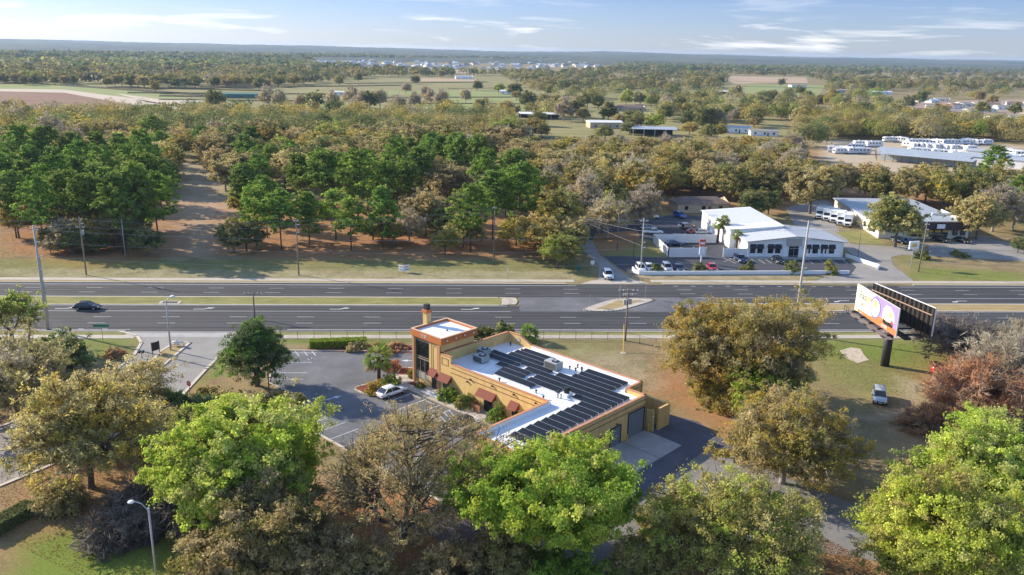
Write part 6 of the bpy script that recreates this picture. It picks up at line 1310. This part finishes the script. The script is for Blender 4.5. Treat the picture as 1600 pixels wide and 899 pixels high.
# ---- farther woods as one mass: small rounded tufted crowns, each with its own outline
OPEN = [[(-80,131),(150,131),(230,133),(420,136),(470,134),(560,124),(780,119),(830,140),(870,165),(800,186),(640,192),(440,192),(300,186),(180,193),(-80,193)],
        [(885,160),(1010,152),(1040,175),(1000,190),(885,188)], [(1120,140),(1290,140),(1230,156),(1120,152)], [(1130,119),(1262,121),(1300,134),(1280,150),(1140,148)], [(1030,97),(1250,100),(1340,106),(1200,107),(1040,104)], [(690,95),(1000,97),(960,102),(840,101)],
        [(1400,158),(1640,155),(1640,214),(1520,207),(1420,184)], [(480,93),(960,97),(960,112),(800,118),(620,114),(480,104)], [(1290,222),(1640,226),(1640,270),(1290,264)], [(0,262),(1640,262),(1640,900),(0,900)], [(800,190),(1250,190),(1250,262),(800,262)], [(240,111),(480,108),(480,112),(240,116)], [(30,122),(330,122),(330,126),(30,127)], [(560,108),(900,112),(880,116),(560,113)], [(0,104),(200,103),(200,106),(0,107)], [(860,124),(1060,122),(1060,127),(860,130)], [(1300,120),(1600,124),(1600,128),(1300,125)], [(0,92),(60,92),(60,97),(0,97)]]
OPENW = [[tuple(p)[:2] for p in GL(a)] for a in OPEN]
rs = np.random.RandomState(77)
def mass(name, py0, py1, n, leafn, rr, hh, lsz, label, seed, openp=True, dens=None):
    rs = np.random.RandomState(seed); py = py0+(py1-py0)*rs.rand(n)**1.0; px = rs.uniform(-90, 1690, n); pts = np.array([tuple(G(a, b_))[:2] for a, b_ in zip(px, py)])
    keep = np.ones(n, bool)
    if openp:
        for w_ in OPENW: keep &= ~in_poly(pts[:, 0], pts[:, 1], w_)
    pts = pts[keep]; n = len(pts); keys = ['gold','brown','olive','dark','moss','ygreen','grey','green']; pr = np.array([.20,.26,.22,.14,.08,.05,.04,.01])
    nn = vnoise(pts[:, 0], pts[:, 1], 90, seed)
    kk = rs.choice(len(keys), n, p=pr); kk = np.where(nn > .68, rs.choice([2, 3, 3], n), kk)
    R = rs.uniform(.75, 1.3, n)*rr; H = rs.uniform(.75, 1.25, n)*hh
    base = np.array([np.array(PAL[keys[k]])[rs.randint(len(PAL[keys[k]]))] for k in kk])*rs.uniform(.8, 1.1, (n, 1))
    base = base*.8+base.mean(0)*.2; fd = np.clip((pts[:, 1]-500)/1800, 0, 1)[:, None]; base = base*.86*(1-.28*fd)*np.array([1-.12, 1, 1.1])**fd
    idx = np.repeat(np.arange(n), leafn); d = rnrm(rs.normal(size=(len(idx), 3))); d[:, 2] = np.where(d[:, 2] < -.5, -d[:, 2], d[:, 2])
    ph = rs.uniform(0, 6.3, (n, 3)); lb = 1+.16*np.sin(d[:, 0]*4+ph[idx, 0])+.14*np.sin(d[:, 1]*5+ph[idx, 1])+.12*np.sin(d[:, 2]*5+ph[idx, 2])
    rad = lb*rs.uniform(.72, 1.04, len(idx)); pos = np.empty_like(d); pos[:, 0] = pts[idx, 0]+d[:, 0]*R[idx]*rad; pos[:, 1] = pts[idx, 1]+d[:, 1]*R[idx]*rad; pos[:, 2] = H[idx]*.52+d[:, 2]*H[idx]*.48*rad
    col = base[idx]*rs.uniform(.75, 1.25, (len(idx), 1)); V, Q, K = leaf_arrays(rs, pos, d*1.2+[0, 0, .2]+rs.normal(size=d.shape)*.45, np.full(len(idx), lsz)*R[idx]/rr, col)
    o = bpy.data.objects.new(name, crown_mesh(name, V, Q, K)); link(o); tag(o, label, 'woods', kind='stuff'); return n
print(mass('woods', 193, 232, 900, 800, 6.6, 12.5, .40, 'continuous band of brown and golden tree crowns in the middle distance', 5),
      mass('woods', 140, 196, 700, 420, 7, 12, .72, 'mixed brown tree cover between the pastures and the middle woods', 6),
      mass('distant_woods', 112, 142, 2600, 120, 9, 13, 1.6, 'brown and grey tree cover beyond the pastures', 7),
      mass('distant_woods', 96, 114, 5200, 46, 11, 13, 3.8, 'hazy tree cover rolling towards the horizon', 8), mass('distant_woods', 88.5, 97, 4200, 26, 19, 15, 8.0, 'bluish far tree cover under the horizon', 9))
# scattered pasture trees, each its own thing
past = [(8,130,'brown'),(24,131,'olive'),(56,131,'brown'),(100,131,'olive'),(180,135,'brown'),(206,137,'olive'),(216,137,'brown'),(243,146,'gold'),(272,135,'olive'),(305,138,'dark'),(340,136,'gold'),(358,135,'brown'),(415,130,'brown'),(338,172,'dark'),(18,187,'grey'),(30,205,'grey'),(405,142,'dark'),(437,172,'grey'),(420,170,'grey'),(470,171,'grey'),(490,173,'dark'),(520,170,'grey'),(550,168,'grey'),(565,172,'grey'),(594,170,'grey'),(578,172,'dark'),(648,171,'grey'),(665,160,'grey'),(674,166,'grey'),(688,170,'grey'),(728,162,'grey'),(634,148,'grey'),
  (752,178,'olive'),(560,128,'dark'),(530,135,'gold'),(545,120,'olive'),(598,119,'olive'),(623,119,'dark'),(650,116,'dark'),(665,117,'dark'),(690,122,'brown'),(650,132,'dark'),(745,142,'dark'),(779,146,'ygreen'),(805,150,'dark'),(825,171,'dark'),(850,170,'brown'),(868,168,'brown'),(880,190,'grey'),(900,184,'olive'),(918,168,'olive'),(935,172,'dark'),(950,190,'dark'),(978,164,'ygreen'),(982,155,'ygreen'),(1018,168,'ygreen'),(1040,190,'olive'),(1060,175,'olive'),(1075,200,'dark'),(1100,205,'dark'),(1120,205,'grey'),(1095,165,'olive'),(1118,178,'ygreen'),(1140,190,'ygreen'),(1160,185,'olive'),(1180,195,'gold'),(1120,132,'dark'),(1220,135,'dark'),(1250,150,'olive'),(1200,160,'olive'),(1150,150,'olive'),
  (1000,165,'olive'),(900,150,'brown'),(860,150,'dark'),(1400,196,'gold'),(1420,170,'dark'),(1437,163,'dark'),(1470,188,'brown'),(1490,200,'gold'),(1535,180,'olive'),(1550,165,'brown'),(1530,160,'brown'),(1585,182,'olive'),(1330,190,'gold'),(1380,185,'ygreen'),(1610,185,'brown'),(700,186,'olive'),(620,186,'grey'),(520,186,'dark'),(450,188,'ygreen'),(790,182,'brown')]
for px, py, kd in past:
    x, y = gxy(px, py); plant(kd, x, y, {'grey':13.5,'ygreen':11}.get(kd, 12.5)*rt.uniform(.95, 1.25), ('among the left pastures' if px < 400 else 'in the centre pasture' if px < 800 else 'among the farm buildings right of centre' if px < 1290 else 'among the subdivision houses at right'), rt, wid=1.15 if kd != 'grey' else .95)
# pasture fences (dark board lines)
for a, b_, nm in (((200,140),(640,134),'left pasture, farthest line'),((95,133),(330,150),'left pasture, slanting line'),((170,137),(420,143),'left pasture, second line'),((200,146),(560,149),'centre left pasture'),((250,151),(420,153),'left pasture, nearest short line'),((540,132),(760,129),'centre pasture, far line'),((470,179),(860,178),'near edge of the centre pasture'),((700,140),(860,138),'right part of the centre pasture'),((1150,128),(1260,133),'tan field edge'),((1160,136),(1290,139),'green paddock')):
    p = G(*a); q = G(*b_); r = empty('pasture_fence', p, 0, 'dark board fence of the '+nm, 'fence'); m = MB(); d = (q-p).xy
    for z in (.5, .95, 1.35): m.seg((0,0), d, .05, z, z+.16)
    m.build('rail', M_DARK, r); m = MB(); n = int(d.length/7)
    for k in range(n+1): c = d*(k/n); m.box(c.x-.09,c.x+.09,c.y-.09,c.y+.09,0,1.6)
    m.build('post', M_DARK, r)
# fallen leaves as loose geometry on the ground
def scatter(name, pix, n, size, pal, label, seed, z=.03):
    rs = np.random.RandomState(seed); poly = np.array([tuple(p)[:2] for p in GL(pix)]); lo = poly.min(0); hi = poly.max(0); p = rs.rand(n, 2)*(hi-lo)+lo; p = p[in_poly(p[:, 0], p[:, 1], [tuple(a) for a in poly])]
    keep = rs.rand(len(p)) > .2; p = p[keep]; m = len(p); pl = np.array(pal); col = pl[rs.randint(0, len(pl), m)]*rs.uniform(.7, 1.2, (m, 1))
    o = bpy.data.objects.new(name, crown_mesh(name, *leaf_arrays(rs, np.concatenate([p, np.full((m, 1), z)], 1)+rs.rand(m, 3)*[0, 0, .05], np.array([0, 0, 1.])+rs.normal(size=(m, 3))*.15, np.full(m, size*.7), col))); link(o); tag(o, label, 'ground cover', kind='stuff')
LP_ = [(.32,.14,.06),(.40,.20,.09),(.22,.10,.05),(.42,.28,.16)]
scatter('fallen_leaves', [(0,640),(330,720),(330,899),(120,899),(0,840)], 26000, .11, LP_, 'orange brown fallen leaves around the left oaks', 1)
scatter('fallen_leaves', [(500,780),(780,780),(830,899),(450,899)], 14000, .11, LP_, 'orange brown fallen leaves under the bottom centre trees', 2)
scatter('fallen_leaves', [(1190,800),(1250,820),(1400,899),(1200,899)], 12000, .11, LP_, 'orange brown fallen leaves between the right trees', 3)
# ---- air
hz = MB().box(-9990, 9990, -300, 9990, -1.5, 75).build('haze', None); tag(hz, 'thin pale air haze over the plain', 'haze', kind='stuff')
m = bpy.data.materials.new('air'); m.use_nodes = True; nt = m.node_tree; nt.nodes.clear(); o_ = nt.nodes.new('ShaderNodeOutputMaterial'); pv = nt.nodes.new('ShaderNodeVolumePrincipled')
pv.inputs['Color'].default_value = (.55,.74,1,1); pv.inputs['Density'].default_value = 5.5e-5; pv.inputs['Anisotropy'].default_value = .2; nt.links.new(pv.outputs[0], o_.inputs['Volume']); hz.data.materials.append(m)
# more trees: the pasture row and the wooded farms right of centre
rt2 = random.Random(9)
for i in range(17):
    px = 168+i*18+rt2.uniform(-6, 6); x, y = gxy(px, 136+rt2.uniform(-1.5, 3)); plant(rt2.choice(['brown','olive','olive','dark','gold']), x, y, rt2.uniform(11, 15), 'in the tree row across the left pastures', rt2, wid=1.25)
for i in range(9):
    x, y = gxy(-5+i*15+rt2.uniform(-5, 5), 131+rt2.uniform(-1, 3)); plant(rt2.choice(['brown','olive','dark']), x, y, rt2.uniform(10, 13), 'in the small trees at the far left pasture', rt2, wid=1.15)
OV = [[(820,184),(900,184),(900,196),(800,196)],[(985,203),(1075,203),(1075,222),(985,222)],[(920,196),(985,196),(985,210),(920,210)],[(1125,200),(1240,203),(1240,222),(1125,219)],[(900,152),(1010,152),(1010,176),(900,178)]]
OVW = [[tuple(p)[:2] for p in GL(a)] for a in OV]
k = 0
while k < 95:
    px = rt2.uniform(800, 1330); py = rt2.uniform(152, 222); x, y = gxy(px, py)
    if any(in_poly(np.array([x]), np.array([y]), a)[0] for a in OVW) or (px > 1240 and py > 200): continue
    if any((x-a)**2+(y-b_)**2 < 11**2 for a, b_ in placed): continue
    if px > 1060 or rt2.random() < .6: plant(rt2.choice(['brown','olive','olive','dark','gold','ygreen','grey','brown']), x, y, rt2.uniform(8, 11.5), 'around the farm buildings, '+('near ' if py > 190 else 'far ')+('left', 'centre', 'right')[min(2, int((px-800)/177))], rt2, wid=1.25); k += 1
# worn spots, weeds and litter that break up the open ground
scatter('weeds', [(0,404),(925,410),(930,434),(0,434)], 9000, .16, [(.20,.19,.06),(.34,.27,.13),(.16,.18,.05)], 'low weeds and dry tufts on the far verge', 21)
scatter('weeds', [(830,540),(1030,548),(1120,600),(1040,640),(930,585)], 6000, .12, [(.24,.20,.08),(.36,.29,.15),(.18,.19,.06)], 'low dry tufts on the lawn behind the yellow building', 22)
scatter('weeds', [(1275,535),(1460,535),(1470,640),(1300,650)], 9000, .12, [(.18,.22,.06),(.30,.27,.11),(.14,.18,.04)], 'low green tufts on the lawn around the billboard', 23)
scatter('weeds', [(1395,402),(1600,408),(1600,436),(1440,434)], 5000, .14, [(.20,.20,.06),(.34,.26,.12)], 'low tufts on the lawn before the restaurant', 24)
scatter('fallen_leaves', [(0,340),(290,340),(300,404),(0,404)], 9000, .2, LP_, 'fallen leaves and needles under the left pines', 25)
scatter('fallen_leaves', [(330,330),(900,330),(880,404),(330,404)], 16000, .2, LP_, 'fallen leaves and needles under the grove', 26)
# tyre darkened wheel paths and joint cracks on the highway
M_TRK = asphalt('wheel_path_asphalt', (0.036, 0.035, 0.036), True, .3)
wp = MB()
for yl in (142.8, 146.4, 150.0, 153.5, 162.8, 165.8, 168.7):
    for o_y in (-.85, .85):
        x = X0
        while x < X1:
            L = rt2.uniform(25, 70); w_ = rt2.uniform(.28, .5); y = yl+o_y+rt2.uniform(-.06, .06); wp.add([(x, y-w_/2, .0165), (x+L, y-w_/2, .0165), (x+L, y+w_/2, .0165), (x, y+w_/2, .0165)], [(0, 1, 2, 3)]); x += L+rt2.uniform(0, 12)
wp.build('wheel_path', M_TRK)['kind'] = 'structure'
